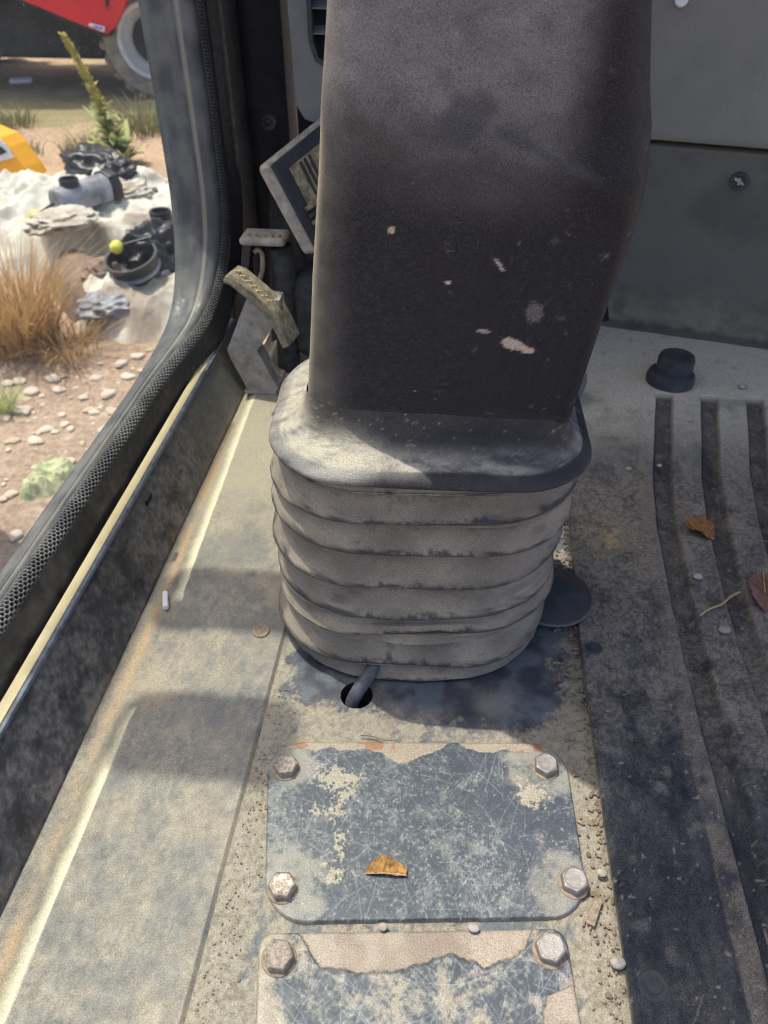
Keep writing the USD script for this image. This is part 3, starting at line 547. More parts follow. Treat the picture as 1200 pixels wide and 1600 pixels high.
# ================================================================ front corner: post, dark lining, vent panel, kick panel, upper panel
post = thing('corner_post', 'black painted front corner post of the cab behind the pedals', 'post')
def vert(px0, px1, y0, y1): a, b = PY(px0, 0, y0)[0], PY(px1, 0, y1)[0]; return a, b
pts = []
prof = [(-.384, 1.10), (-.378, 1.075), (-.345, 1.075), (-.340, 1.095), (-.336, 1.096), (-.329, 1.112), (-.322, 1.150), (-.318, 1.185), (-.312, 1.2), (-.30, 1.198), (-.272, 1.206), (-.258, 1.214), (-.250, 1.228), (-.248, 1.26), (-.248, 1.33), (-.44, 1.33)]
pr = np.array(prof); pr = pr * 1.11; part('post', loft([at(pr, -.02), at(pr, .3), at(pr, .9), at(pr, 1.45)], True, True), 'black_paint', post, 28)
p = PY(419, 190, 1.203 * 1.11); part('screw', lathe([(.012, -.004), (.0125, .003), (.010, .006), (.006, .0065), (.004, .004), (.0001, .004)], p, 20, axis=[.1, -1, .1]), 'rod_steel', post, 30)
lining = thing('bulkhead', 'dark lower bulkhead in the shadow behind the pedals', 'bulkhead', kind='structure')
part('plate', rbox((.56, .02, .62), (.02, 1.30, .28), .004), 'dark_void', lining)
part('toe_board', rbox((.42, .02, .30), (-.10, 1.235, .115), .004, M=trimesh.transformations.rotation_matrix(math.radians(-18), [1, 0, 0])[:3, :3]), 'pedal_dark', lining)
part('pedal_box', rbox((.10, .12, .14), (-.20, 1.13, .09), .03), 'pedal_dark', lining, 30)
# vent panel
vp = thing('vent_panel', 'grey plastic dash panel with slatted air vent beside the column', 'vent panel')
Yv = 1.16
def q3(px, py, y): return PY(px, py, y)
a = q3(446, 0, Yv); xL = a[0]; zb = q3(480, 190, Yv)[2]; zc = q3(480, 105, Yv)[2]; xo = q3(478, 0, Yv)[0]
out = [(xL - .004, .72), (xL, .56), (xL + .006, zb + .02), (xL + .016, zb + .003), (xL + .03, zb - .001), (xL + .30, zb - .004), (xL + .30, .72)]
hol = [(xo, .70), (xo + .001, zc + .03), (xo + .008, zc + .008), (xo + .022, zc), (xo + .14, zc), (xo + .14, .70)]
import shapely
sh = shapely.Polygon(out, [hol]); tm = trimesh.creation.extrude_polygon(sh, .02, engine='earcut')
v = np.array(tm.vertices); v = np.stack([v[:, 0], Yv + v[:, 2], v[:, 1]], 1); part('face', (v, np.array(tm.faces)[:, ::-1]), 'trim_grey', vp)
hp = np.array(hol); c0 = hp.mean(0)
part('bezel', prism(np.stack([hp[:, 0], np.full(len(hp), Yv + .018), hp[:, 1]], 1), np.array([0, .01, 0])), 'dark_void', vp)
ro = shapely.Polygon(hol); tm = trimesh.creation.extrude_polygon(ro.difference(ro.buffer(-.006)), .022, engine='earcut'); v = np.array(tm.vertices); part('vent_frame', (np.stack([v[:, 0], Yv - .003 + v[:, 2], v[:, 1]], 1), np.array(tm.faces)[:, ::-1]), 'black_paint', vp)
for k, py in enumerate((8, 48, 92 - 200, -40)):
    z = q3(490, py, Yv)[2]
    if k != 2: part('slat', rbox((.13, .018, .0022), (xo + .07, Yv + .008, z), .001, M=trimesh.transformations.rotation_matrix(math.radians(25), [1, 0, 0])[:3, :3]), 'trim_grey', vp)
part('back_edge', rbox((.30, .10, .40), (xL + .155, Yv + .075, zb + .21), .008), 'black_paint', vp)
# kick panel and upper panel, slightly turned towards the driver
wd = np.array([.26, -.066, 0]); wd /= np.linalg.norm(wd); wn = np.array([wd[1], -wd[0], 0]); W0 = np.array([.268, 1.293, 0])
def wall(u, n, z): return W0 + wd * u + wn * n + np.array([0, 0, z])      # n > 0 towards the viewer
seam = .305
def wallsheet(name, prof, mat, parent, u0, u1, nu=60, colf=None):
    us = np.linspace(u0, u1, nu); V = np.array([[wall(u, n, z) for (n, z) in prof] for u in us])
    if colf: return part(name, (V.reshape(-1, 3), grid_faces(*V.shape[:2])[:, ::-1]), mat, parent, True, colf(us[:, None] + 0 * V[..., 2], V[..., 2]).reshape(-1, 3))
    return part(name, (V.reshape(-1, 3), grid_faces(*V.shape[:2])[:, ::-1]), mat, parent, 30)
kick = thing('kick_panel', 'smooth dark green grey lower kick panel below the textured dash panel', 'panel')
zz_ = np.linspace(.012, seam - .006, 150)
vc('panel_plastic', .5, .12, 900, .15, .0003, spec=.35, rvar=.08)
def kickcol(u, z):
    n1 = nz(u, z, 14, 501, 5); n2 = nz(u, z, 60, 502, 5)
    c = mixc(np.broadcast_to([.105, .10, .083], u.shape + (3,)).copy(), [.07, .068, .058], ss(.35, .65, n1))
    c = mixc(c, [.22, .18, .125], .55 * ss(.10, .015, z + .10 * (n1 - .5)) * ss(.3, .6, n2)); c = mixc(c, [.20, .165, .115], .5 * ss(seam - .012, seam - .004, z))
    c = mixc(c, [.24, .135, .06], .5 * ss(.68, .76, n2) * ss(.16, .08, z)); c = mixc(c, [.03, .03, .03], .6 * ss(.022, .012, z + .01 * (n2 - .5)))
    return mixc(c, [.2, .19, .165], .4 * scratches(u, z, 40, 503, .004, .03, .001))
wallsheet('sheet', [(.012, -.004), (.011, .004), (.004, .010)] + [(.002 + .006 * math.sin((z - .01) / .29 * 3.1), z) for z in zz_] + [(-.004, seam - .002), (-.03, seam)], 'panel_plastic', kick, -.34, .62, 420, kickcol)
d = ray(1155, 283); kk = ((W0 + wn * .007 - CAM) @ wn) / (d @ wn); p = CAM + d * kk
scr = part('clip', lathe([(.0125, -.003), (.0128, .0016), (.0115, .0026), (.0085, .0028), (.0078, .0012), (.0001, .0012)], p, 28, axis=wn), 'plug_rubber', kick, 30)
rx_ = np.stack([wd, wn, [0, 0, 1]], 1)
obj('cross_bar', rbox((.017, .003, .004), p + wn * .002, .001, M=rx_ @ trimesh.transformations.rotation_matrix(.5, [0, 1, 0])[:3, :3]), 'pedal_steel', scr); obj('cross_bar', rbox((.004, .003, .010), p + wn * .002, .001, M=rx_), 'pedal_steel', scr)
dash = thing('dash_panel', 'grey leather grained dash panel above the horizontal seam', 'panel')
wallsheet('sheet', [(-.03, seam + .001), (.006, seam + .0015), (.0115, seam + .004), (.0135, seam + .009)] + [(.014 + .03 * ((z - seam) / .4) ** 2, z) for z in np.linspace(seam + .014, .78, 30)], 'panel_leather', dash, -.34, .62)
d = ray(1065, -1); kk = ((W0 + wn * .024 - CAM) @ wn) / (d @ wn); p = CAM + d * kk
part('cap', lathe([(.009, -.004), (.009, .001), (.007, .003), (.0001, .004)], p, 20, axis=wn), 'white_decal', dash, 30)
hose = thing('corrugated_hose', 'short grey corrugated hose lying on the floor behind the column', 'hose')
hp0 = PZ(912, 612, .03); hs = np.linspace(0, 1, 90); hpts = hp0 + np.stack([-.12 * hs, .10 * hs, .0 * hs], 1) + np.array([-.008, .01, 0])
part('tube', tube(hpts, .024 + .0028 * np.sin(np.arange(90) * 1.05), 24), 'trim_grey', hose, True)

# ================================================================ pedals
def barplate(pxs, y, depth, th=None):
    return prism(np.array([PY(a, b, y) for a, b in pxs]), np.array([0, depth, 0]))
fp = thing('floor_pedal', 'front pedal with bent dusty tread plate on a folded steel bracket', 'pedal')
part('bracket', barplate([(387, 462), (355, 546), (360, 560), (386, 606), (398, 616), (424, 619), (434, 608), (402, 548), (440, 492), (436, 470)], 1.005, .030), 'pedal_steel', fp)
part('foot', rbox((.05, .09, .006), PZ(408, 612, .002) + [0, .04, 0], .002), 'pedal_steel', fp)
def bent(pxs, y, w, th, mat, t, name, skew=0.):
    c = np.array([PY(a, b, y) for a, b in pxs]); tt = np.gradient(c, axis=0); tt[:, 1] = 0; tt /= np.linalg.norm(tt, axis=1, keepdims=True); nn = np.stack([tt[:, 2] * -1, 0 * tt[:, 0], tt[:, 0]], 1); nn *= np.sign(nn[:, 2:3] + 1e-9)
    rings = []
    for k in range(len(c)):
        o = np.array([(-.5, 0), (-.42, .5), (.42, .5), (.5, 0), (.42, -.5), (-.42, -.5)])
        rings.append(np.array([c[k] + nn[k] * b * th + np.array([skew * a, w * a, 0]) for a, b in o]))
    return part(name, loft(rings, True, True), mat, t, 30)
tp = bent([(361, 428), (372, 432), (404, 458), (428, 481), (436, 492), (446, 512), (455, 532)], 1.0, .046, .0105, 'tread_dust', fp, 'tread', .010)
rng = random.Random(3)
for i in range(3):
    for j in range(7):
        f = j / 6.; a = PY(374 + 50 * f, 431 + 46 * f, 1.0 + (-.018 + .018 * i)) + np.array([.004 * (i - 1), 0, .006])
        tmv, tmf = lathe([(.0028, -.002), (.0024, .0012), (.0001, .0018)], a, 8); obj('stud', (tmv, tmf), 'straw', tp)
sp2 = thing('small_pedal', 'small flat pedal with raised dots on an upright bar behind', 'pedal')
pc = PY(414, 371, 1.085)
part('pad', rbox((.066, .045, .012), pc, .0055), 'pedal_steel', sp2, 30)
for j in range(5): part('dot', lathe([(.004, -.001), (.0032, .0022), (.0001, .003)], pc + np.array([-.02 + .011 * j, -.012, .006]), 10), 'tread_dust', sp2, 30)
part('bar', barplate([(379, 380), (392, 384), (388, 420), (392, 500), (372, 500), (376, 420)], 1.085, .03), 'pedal_dark', sp2)
part('spring', tube(spline([PY(*q, 1.07) for q in ((398, 394), (404, 390), (410, 400), (410, 422), (404, 446), (408, 470))], 24), .0035, 8), 'tread_dust', sp2, True)
part('lever', tube(spline([PY(*q, 1.09) for q in ((436, 385), (446, 440), (450, 520), (452, 580))], 12), .018, 14), 'pedal_dark', sp2, True)
bpd = thing('brake_pedal', 'large tilted pedal pad with worn grooved rubber tread beside the column', 'pedal')
# pad: slab whose tread faces the driver; near left edge seen from the side
A0, A1, A2_ = PY(401, 262, 1.03), PY(466, 210, 1.10), PY(478, 404, 1.03)
eu = A1 - A0; ev = A2_ - A0; en = np.cross(ev, eu); en /= np.linalg.norm(en); en = en if en[1] < 0 else -en
Lu, Lv = np.linalg.norm(eu), np.linalg.norm(ev); eu, ev = eu / Lu, ev / Lv
def slab(u0, u1, v0, v1, n0, n1, r=.004):
    M = np.stack([eu, np.cross(en, eu), en], 1); vv_ = M[:, 1]; s = 1 if vv_ @ ev > 0 else -1
    # ev is nearly square to eu: build in the eu, ev frame
    import itertools
    b = trimesh.creation.icosphere(1, r).vertices; pts = []
    for u, v_, n in itertools.product((u0 + r, u1 - r), (v0 + r, v1 - r), (n0 + r, n1 - r)): pts.append(b + A0 + eu * u + ev * v_ + en * n)
    h = trimesh.convex.convex_hull(np.vstack(pts)); return np.array(h.vertices), np.array(h.faces)
Wd = .16
part('pad', slab(0, Wd, 0, Lv * .98, -.004, .022, .008), 'pedal_steel', bpd, 35)
pd2 = part('tread', slab(.005, Wd, .004, Lv * .97, .019, .0255, .002), 'black_paint', bpd)
part('worn_face', slab(.026, Wd, .020, .078, .0255, .0268, .0006), 'tread_dust', bpd)
for k in range(9): obj('rib', slab(.018, Wd - .01 * (k % 2), .070 + .010 * k, .0755 + .010 * k, .0250, .0300, .001), 'pedal_dark' if k % 2 else 'tread_dust', pd2)
for k in range(3): obj('rib', slab(.044 + .009 * k, .048 + .009 * k, .022, .066 + .01 * k, .0262, .0292, .001), 'pedal_dark', pd2)
part('arm', tube(spline([A0 + eu * .05 + ev * .05 - en * .01, A0 + eu * .06 + ev * .1 - en * .06, A0 + eu * .08 + ev * .2 - en * .10], 10), .012, 12), 'pedal_dark', bpd, True)

# ================================================================ litter on the floor
def leaf(name, px, py, z, L, Wd_, ang, curl, mat, label, seed, cut=1.0, half=False):
    r = np.random.default_rng(seed); nu, nv = 64, 15; u = np.linspace(0, cut, nu)[:, None] + np.zeros((1, nv)); v = np.linspace(-.04 if half else -1, 1, nv)[None] + np.zeros((nu, 1))
    w = np.sin(np.pi * np.clip(u, .02, .98) ** .8) ** .7 * (1 + .04 * np.sin(u * 34 + v * 2) + .18 * (noise(np.stack([u * 9, 0 * u, 0 * u + seed], -1), seed) - .5)); x = (u - cut / 2) * L; y = v * w * Wd_ / 2
    zf = curl * (np.abs(v) ** 1.6) * w + .25 * curl * np.sin(u * 9 + seed) + .0018 * (nz(x, y, 260, seed) - .4) * 4
    c, s = math.cos(ang), math.sin(ang); p = PZ(px, py, z); V = np.stack([x * c - y * s + p[0], x * s + y * c + p[1], zf - zf.min() + z + .0006], -1)
    t = thing(name, label, 'leaf'); f = grid_faces(nu, nv)
    V2 = V + np.array([0, 0, .0005]); v_, f_ = join((V.reshape(-1, 3), f[:, ::-1]), (V2.reshape(-1, 3), f)); part('blade', (v_, f_), mat, t, 60)
    kq = 0 if half else 7; stem = spline([V[0, kq], V[nu // 2, kq] + [0, 0, .0008], V[-1, kq] + [0, 0, .0006]], 12); part('vein', tube(stem, .0006, 6), 'straw', t)
leaf('dry_leaf', 603, 1368, .0012, .037, .022, .03, .006, 'leaf_orange', 'curled orange brown leaf fragment lying on the bolted cover plate', 5, .86, True)
leaf('dry_leaf', 1092, 832, .003, .040, .030, -.9, .008, 'leaf_brown', 'folded brown dry leaf on the ribs of the rubber mat', 8)
leaf('dry_leaf', 1194, 930, .003, .060, .042, 1.4, .010, 'leaf_red', 'reddish brown dry leaf cut by the right edge of the photo', 11)
def pebble(seed, r, sq=(1, .8, .6)):
    t = trimesh.creation.icosphere(2, 1.0); v = np.array(t.vertices); v = v * (1 + .35 * (fbm(v * 1.3 + seed * 7.1, 3, seed) - .5))[:, None] * np.array(sq) * r; return v, np.array(t.faces)
def mat_z(px, py): return .006
for i, (px, py, r, mt, lab) in enumerate([(1160, 605, .0070, 'pebble_pale', 'whitish pebble at the far end of a mat rib'), (982, 733, .0040, 'pebble_pale', 'small pale pebble on the flat of the mat left of the ribs'),
        (1090, 902, .0052, 'pebble_pale', 'round beige pebble on the mat rib nearer than the brown leaf'), (1132, 985, .0060, 'pebble_grey', 'grey angular pebble on the mat beside the twig'), (1079, 657, .0038, 'pebble_pale', 'tiny pale stone on the first rib near the plug'),
        (1030, 728, .0034, 'straw', 'tan crumb in the first dark groove of the mat'), (740, 1452 - 1, .0042, 'pebble_grey', 'bluish grey chip between the two cover plates'), (598, 1449, .0036, 'pebble_pale', 'pale pink chip at the near edge of the first cover plate'),
        (965, 1506, .0055, 'pebble_grey', 'grey stone in the dirt strip beside the mat edge'), (940, 1365, .004, 'pebble_pale', 'small pale stone in the dirt strip right of the bolts')]):
    v, f = pebble(i, r); p = PZ(px, py, .002 if px < 970 else .007); obj('pebble', (v + p + [0, 0, r * .25], f), mt, None, True, label=lab, cat='pebble')
sw = thing('paper_scrap', 'small white paper scrap on the left floor panel beside the step', 'scrap'); p = PZ(259, 941, -.006)
part('roll', tube(np.array([[-.004, .012, .002], [0, 0, .0035], [.004, -.011, .003]]) + p, .0032, 8), 'white_decal', sw, 40)
tw = thing('twig', 'thin pale dry twig lying across the mat ribs', 'twig'); part('stalk', tube(spline([PZ(*q, .009) for q in ((1094, 962), (1108, 952), (1128, 944), (1142, 932), (1156, 925))], 16), [.0012] * 16, 7), 'straw', tw, True)
tw2 = thing('twig', 'short dark curved straw on the dust above the first cover plate', 'twig'); part('stalk', tube(spline([PZ(*q, .001) for q in ((564, 1149), (580, 1150), (598, 1156), (620, 1157))], 12), .0006, 6), 'chip_dark', tw2, True)
wc = thing('wood_chip', 'pale wood splinter at the right rounded corner of the first cover plate', 'wood chip'); part('splinter', rbox((.0065, .022, .0016), PZ(929, 1424, .0015), .0006, rz=-.40), 'washer_dust', wc)
# grit and chips packed in the slit along the mat edge
r = np.random.default_rng(12); parts_a, parts_b = [], []
for i in range(900):
    y = r.uniform(.10, .95); xm = np.interp(y, [.06, .2, .35, .55, .76, 1.0], [.150, .1505, .149, .148, .156, .165]); x = xm - abs(r.normal(0, .011)) - .001
    s = .0004 + .0016 * r.random() ** 2; v, f = trimesh.creation.icosphere(0, 1).vertices, trimesh.creation.icosphere(0, 1).faces
    sc = np.array([s * r.uniform(.5, 2.6), s, s * .6]); a = r.uniform(0, 3.14); c, q = math.cos(a), math.sin(a); v = (np.array(v) * sc) @ np.array([[c, q, 0], [-q, c, 0], [0, 0, 1]]) + [x, y, -.001]
    (parts_a if r.random() < .35 else parts_b).append((v, np.array(f)))
for i in range(420):
    y = r.uniform(.12, .46); x = -.150 + abs(r.normal(0, .016)); s = .0003 + .0009 * r.random() ** 2.5; ic = trimesh.creation.icosphere(0, 1)
    (parts_a if r.random() < .07 else parts_b).append((np.array(ic.vertices) * [s * r.uniform(.7, 1.5), s, s * .7] + [x, y, -.0022], np.array(ic.faces)))
gr = thing('grit', 'loose grit and splinters packed along the slits between floor panels', 'grit', kind='stuff')
part('dark_crumbs', join(*parts_a), 'chip_dark', gr); part('pale_crumbs', join(*parts_b), 'washer_dust', gr)

# ================================================================ OUTSIDE THE WINDOW
GZ = -1.0
xs = np.r_[np.linspace(-60, -9, 40), np.arange(-8.9, 1.5, .045), np.linspace(2, 40, 25)]; ys = np.r_[np.linspace(-30, .5, 30), np.arange(.6, 10.5, .045), np.linspace(11, 90, 40)]
X, Y = np.meshgrid(xs, ys); det = ((X > -9.2) & (X < 1.8) & (Y > .4) & (Y < 10.8)).astype(float)
def ghz(x, y): return GZ + (nz(x, y, .9, 201) - .5) * .10 + (nz(x, y, 5, 202, 3) - .5) * .05
Zg = ghz(X, Y) + det * (nz(X, Y, 16, 203, 2) - .5) * .02
a = nz(X, Y, .8, 204, 5); b = nz(X, Y, 5, 205, 5); c = nz(X, Y, 22, 206, 3)
col = mixc(np.broadcast_to([.40, .275, .185], X.shape + (3,)).copy(), [.27, .19, .135], ss(.35, .65, .6 * b + .4 * c)); col = mixc(col, [.30, .225, .17], .8 * ss(3.4, 2.4, Y))
col = mixc(col, [.46, .33, .22], .7 * ss(5.0, 5.8, Y) * ss(.35, .6, b)); col = mixc(col, [.20, .20, .10], .7 * ss(.50, .60, a + .25 * (b - .5)) * ss(5.2, 6.0, Y))
col = mixc(col, [.55, .47, .38], .6 * ss(.62, .68, c) * ss(3.6, 2.6, Y))
obj('ground', (np.stack([X, Y, Zg], -1).reshape(-1, 3), grid_faces(*X.shape)), 'earth', None, True, col.reshape(-1, 3), label='dry brown stony earth outside the window', cat='ground', kind='structure')
def G(px, py, dz=0.): p = PZ(px, py, GZ + dz); return np.array([p[0], p[1], GZ + dz])
# white stones near the machine: prototypes then copies
r = np.random.default_rng(31); protos = []
spots = [(150, 590), (185, 600), (100, 660), (140, 637), (65, 618), (40, 640), (28, 640), (60, 672), (72, 668), (85, 672), (55, 690), (20, 690), (30, 596), (118, 604), (50, 612), (160, 665), (146, 640), (170, 618), (96, 645), (8, 652), (16, 770), (110, 668), (200, 590), (44, 655), (130, 620), (70, 650), (92, 610), (128, 690), (150, 700), (190, 570), (215, 560), (235, 550), (60, 760), (24, 835), (105, 720), (175, 640), (12, 600), (82, 590), (120, 585), (140, 575)]
spots += [(r.uniform(0, 230), r.uniform(560, 790)) for _ in range(60)]
for i, (px, py) in enumerate(spots):
    g = G(px, py); s = (.024 if i < 40 else .010) * r.uniform(.4, 1.6); g[2] = ghz(np.array([g[0]]), np.array([g[1]]))[0]
    lab = 'white field stone among many on the brown earth below the window'; gp = 'white stones on the earth outside'
    if i < 4:
        v, f = pebble(40 + i, 1.0, (1, .72, .38)); v = v * (1 + .5 * (noise(v * 2.3, 50 + i) - .5))[:, None]; t = thing('field_stone', lab, 'stone', gp); part('stone', (v, f), 'stone_white' if i < 3 else 'stone_tan', t, True); protos.append(t); x = UsdGeom.Xformable(t)
    else:
        xf = UsdGeom.Xform.Define(stage, numbered('/World/field_stone')); t = xf.GetPrim(); t.GetReferences().AddInternalReference(protos[i % 4].GetPath()); t.SetInstanceable(True); tag(t, lab, 'stone', gp); x = xf
        x.ClearXformOpOrder()
    m = np.eye(4); a = r.uniform(0, 6.28); m[:3, :3] = s * np.array([[math.cos(a), math.sin(a), 0], [-math.sin(a), math.cos(a), 0], [0, 0, 1]]); m[3, :3] = g + [0, 0, s * .2]
    x.AddTransformOp(opSuffix='place').Set(Gf.Matrix4d(m.tolist()))
# crumpled white sheeting
def pile(name, cx, cy, rx_, ry_, h, seed, mat, label, rough=1., ang=0., c1=(.55, .52, .45), c2=(.25, .20, .155)):
    n = 210; u, v = np.meshgrid(np.linspace(-1.15, 1.15, n), np.linspace(-1.15, 1.15, n)); rr_ = np.hypot(u, v); x, y = u * rx_, v * ry_; ca, sa = math.cos(ang), math.sin(ang); x, y = cx + x * ca - y * sa, cy + x * sa + y * ca
    e = 1 - ss(.62, 1.0, rr_ + .5 * (nz(x, y, 2.2, seed + 1, 4) - .5)); wx, wy = nz(x, y, 2, seed + 5) * .5, nz(x, y, 2, seed + 6) * .5
    xr, yr = x * .8 - y * .6, (x * .6 + y * .8) * .45; rid = 1 - np.abs(2 * nz(xr + wx, yr + wy, 3.0, seed + 2, 3) - 1); rid2 = 1 - np.abs(2 * nz(xr * .7 + wy + yr, yr - wx, 8.0, seed + 3, 3) - 1); rid3 = 1 - np.abs(2 * nz(x, y, 19, seed + 4, 2) - 1)
    z = ghz(x, y) - .03 + e * (h * (.45 + .35 * (1 - rr_ ** 2).clip(0)) + rough * (.10 * rid ** 3 + .065 * rid2 ** 3 + .018 * rid3 ** 2))
    F = grid_faces(n, n); keep = (e.ravel()[F] > .03).any(1); F = F[keep]
    col = mixc(np.broadcast_to(c1, x.shape + (3,)).copy(), c2, .85 * ss(.50, .66, nz(x, y, 5, seed + 8, 5)))
    col = mixc(col, [.30, .22, .15], .6 * ss(.35, .05, e))
    return obj(name, (np.stack([x, y, z], -1).reshape(-1, 3), F), mat, None, True, col.reshape(-1, 3), label=label, cat='sheeting')
pile('white_sheeting', -2.42, 4.42, 1.10, .72, .20, 300, 'cloth', 'crumpled dirty white sheeting heaped on the earth outside the window', 1.0, .45)
pile('white_sheeting', -1.46, 3.55, .50, .56, .14, 320, 'cloth', 'lower fold of white sheeting trailing towards the cab door', .8, .2)
pile('brown_sheet', -1.80, 3.52, .55, .19, .20, 340, 'cloth', 'brown torn sheet edge lying behind the dry grass', .25, -.88, (.20, .145, .115), (.11, .08, .065))
# grey plastic fittings and black bucket on the sheeting
def fitting(px, py, dz, ang, s, label):
    p = G(px, py, dz); t = thing('plastic_fitting', label, 'plastic fitting'); c, sn = math.cos(ang), math.sin(ang); Rz = np.array([[c, -sn, 0], [sn, c, 0], [0, 0, 1]])
    def tr(m): return np.asarray(m[0]) @ Rz.T * s + p, m[1]
    prof = [(-.5, -.2), (.5, -.2), (.5, .02), (.42, .12), (.15, .16), (-.2, .15), (-.5, .02)]
    sec = np.array([(-.17, -.15), (.17, -.15), (.18, .0), (.13, .11), (.0, .15), (-.13, .11), (-.18, .0)])
    rings = [np.stack([np.full(7, x), sec[:, 0] * k, sec[:, 1] * k2], 1) for x, k, k2 in ((-.42, .8, .7), (-.40, .95, .9), (.0, 1, 1), (.34, 1.05, 1.05), (.36, .98, 1.0))]
    part('body', tr(loft(rings, True, True)), 'plastic_grey', t, 50)
    part('dark_end', tr(loft([np.stack([np.full(7, x), sec[:, 0] * k, sec[:, 1] * k], 1) for x, k in ((.36, 1.15), (.40, 1.25), (.50, 1.2), (.52, 1.05))], True, True)), 'plastic_black', t, 40)
    part('neck', tr(lathe([(.12, .08), (.125, .20), (.115, .215), (.095, .21), (.09, .12), (.0001, .12)], (-.16, .0, 0), 28)), 'plastic_black', t, 35)
fitting(128, 300, .30, 1.1, .42, 'grey plastic fitting with black neck lying high on the white sheeting')
fitting(272, 352, .26, 1.0, .44, 'grey plastic fitting with black neck half hidden by the window seal')
bk = thing('bucket', 'black plastic bucket sunk in the white sheeting', 'bucket'); p = G(214, 422, .20)
ax = np.array([-.1, -.25, .9]); ax /= np.linalg.norm(ax)
part('shell', lathe([(.08, -.18), (.118, .06), (.126, .065), (.126, .08), (.114, .08), (.08, -.10), (.0001, -.10)], p, 36, axis=ax), 'plastic_black', bk, 35)
part('rim_band', lathe([(.108, .0), (.117, .004), (.119, .018), (.112, .022)], p, 36, axis=ax), 'plastic_grey', bk, 35)
def baton(px, py, qx, qy, dz, label):
    a, b = G(px, py, dz), G(qx, qy, dz + .03); t = thing('ball_rod', label, 'rod'); part('ball', (np.array(trimesh.creation.icosphere(3, .031).vertices) + a, trimesh.creation.icosphere(3, 1).faces), 'ball_yellow', t, True); part('rod', tube(np.array([a, (a + b) / 2, b]), .009, 8), 'plastic_black', t, True)
baton(55, 338, 84, 318, .26, 'rod with yellow ball end leaning on the left of the sheeting'); baton(182, 386, 232, 372, .30, 'rod with yellow ball end beside the black bucket')
rs = np.random.default_rng(77)
for i, (px, py, dz, sx, sz, mt, lab) in enumerate([(148, 262, .26, .20, .10, 'plastic_black', 'black plastic lump at the top of the sheeting behind the first fitting'), (188, 280, .24, .12, .10, 'plastic_black', 'small black scrap right of the first grey fitting'), (95, 345, .26, .16, .07, 'white_sheet', 'dirty white crumpled lump under the first grey fitting'),
        (205, 300, .22, .13, .08, 'white_sheet', 'dirty white crumpled lump between the two grey fittings'), (248, 395, .22, .16, .12, 'plastic_black', 'black torn bag right of the bucket'), (262, 420, .16, .09, .05, 'white_decal', 'white plastic bottle lying right of the black bucket'), (160, 430, .16, .10, .06, 'brown_sheet', 'brown strap end sticking out of the sheeting'), (175, 480, .10, .13, .05, 'plastic_grey', 'grey shard near the lower fold of the sheeting')]):
    ic = trimesh.creation.icosphere(4, 1.0); v = np.array(ic.vertices); v = v * (1 + 1.1 * (fbm(v * 1.6 + i * 3.3, 4, 90 + i) - .5) + .3 * (1 - np.abs(2 * noise(v * 3.1 + i, 95 + i) - 1)) ** 2)[:, None] * [sx, sx * .7, sz * (.55 if mt == 'white_sheet' else 1)]; a = rs.uniform(0, 3.1); c, q = math.cos(a), math.sin(a)
    obj('plastic_scrap', (v @ np.array([[c, q, 0], [-q, c, 0], [0, 0, 1]]) + G(px, py, dz), ic.faces), mt, None, 40, label=lab, cat='scrap')
# yellow machine part with a white sticker
ym = thing('yellow_bracket', 'bright yellow machine arm end with white sticker at the left edge', 'machine part'); y0 = 5.35
pl = [(-60, 190), (0, 215), (14, 230), (38, 262), (47, 276), (36, 288), (26, 280), (12, 284), (20, 296), (8, 306), (-60, 330)]
part('arm', prism(np.array([PY(a, b, y0) for a, b in pl]), np.array([.05, .16, 0])), 'yellow_paint', ym)
part('sticker', prism(np.array([PY(a, b, y0 - .012) for a, b in ((-40, 205), (0, 217), (13, 232), (22, 246), (0, 252), (-40, 262))]), np.array([0, .008, 0])), 'white_decal', ym)
part('mark', prism(np.array([PY(a, b, y0 - .02) for a, b in ((-12, 226), (2, 230), (10, 238), (2, 242), (-12, 240))]), np.array([0, .006, 0])), 'plastic_black', ym)
part('leg', prism(np.array([PY(a, b, y0 + .17) for a, b in ((-60, 280), (-10, 280), (-6, 330), (-60, 345))]), np.array([0, .1, 0])), 'yellow_paint', ym)
# dry grass clump, weed, tufts
def blades(c, n, h, spread, lean, w, seed, up=.0):
    r = np.random.default_rng(seed); V, F = [], []
    for i in range(n):
        a = r.uniform(0, 6.283); rad = spread * math.sqrt(r.random()) * .45; b = np.array([c[0] + rad * math.cos(a), c[1] + rad * math.sin(a), c[2]]); L = h * r.uniform(.45, 1.1); ln = lean * r.uniform(.2, 1.2); a2 = a + r.normal(0, .5); d = np.array([math.cos(a2), math.sin(a2), 0]); sd = np.array([-d[1], d[0], 0]) if r.random() < .5 else np.array([1., .3, 0]) * .95
        for k, t in enumerate(np.linspace(0, 1, 6)):
            p = b + d * ln * L * t ** 1.7 + np.array([0, 0, L * (t - .32 * ln * t ** 2.4)]); ww = w * (1 - .85 * t); V += [p - sd * ww, p + sd * ww]
        o = i * 12
        for k in range(5): F += [[o + 2*k, o + 2*k + 1, o + 2*k + 3], [o + 2*k, o + 2*k + 3, o + 2*k + 2]]
    return np.array(V), np.array(F)
dg = thing('dry_grass', 'orange tan clump of dry grass left of the sheeting', 'grass clump'); g = G(38, 540)
part('blades', blades(g, 620, .50, .34, .75, .0034, 5), 'dry_blade', dg); part('tufts', blades(G(105, 552), 130, .24, .3, 1.3, .003, 6), 'dry_blade', dg)
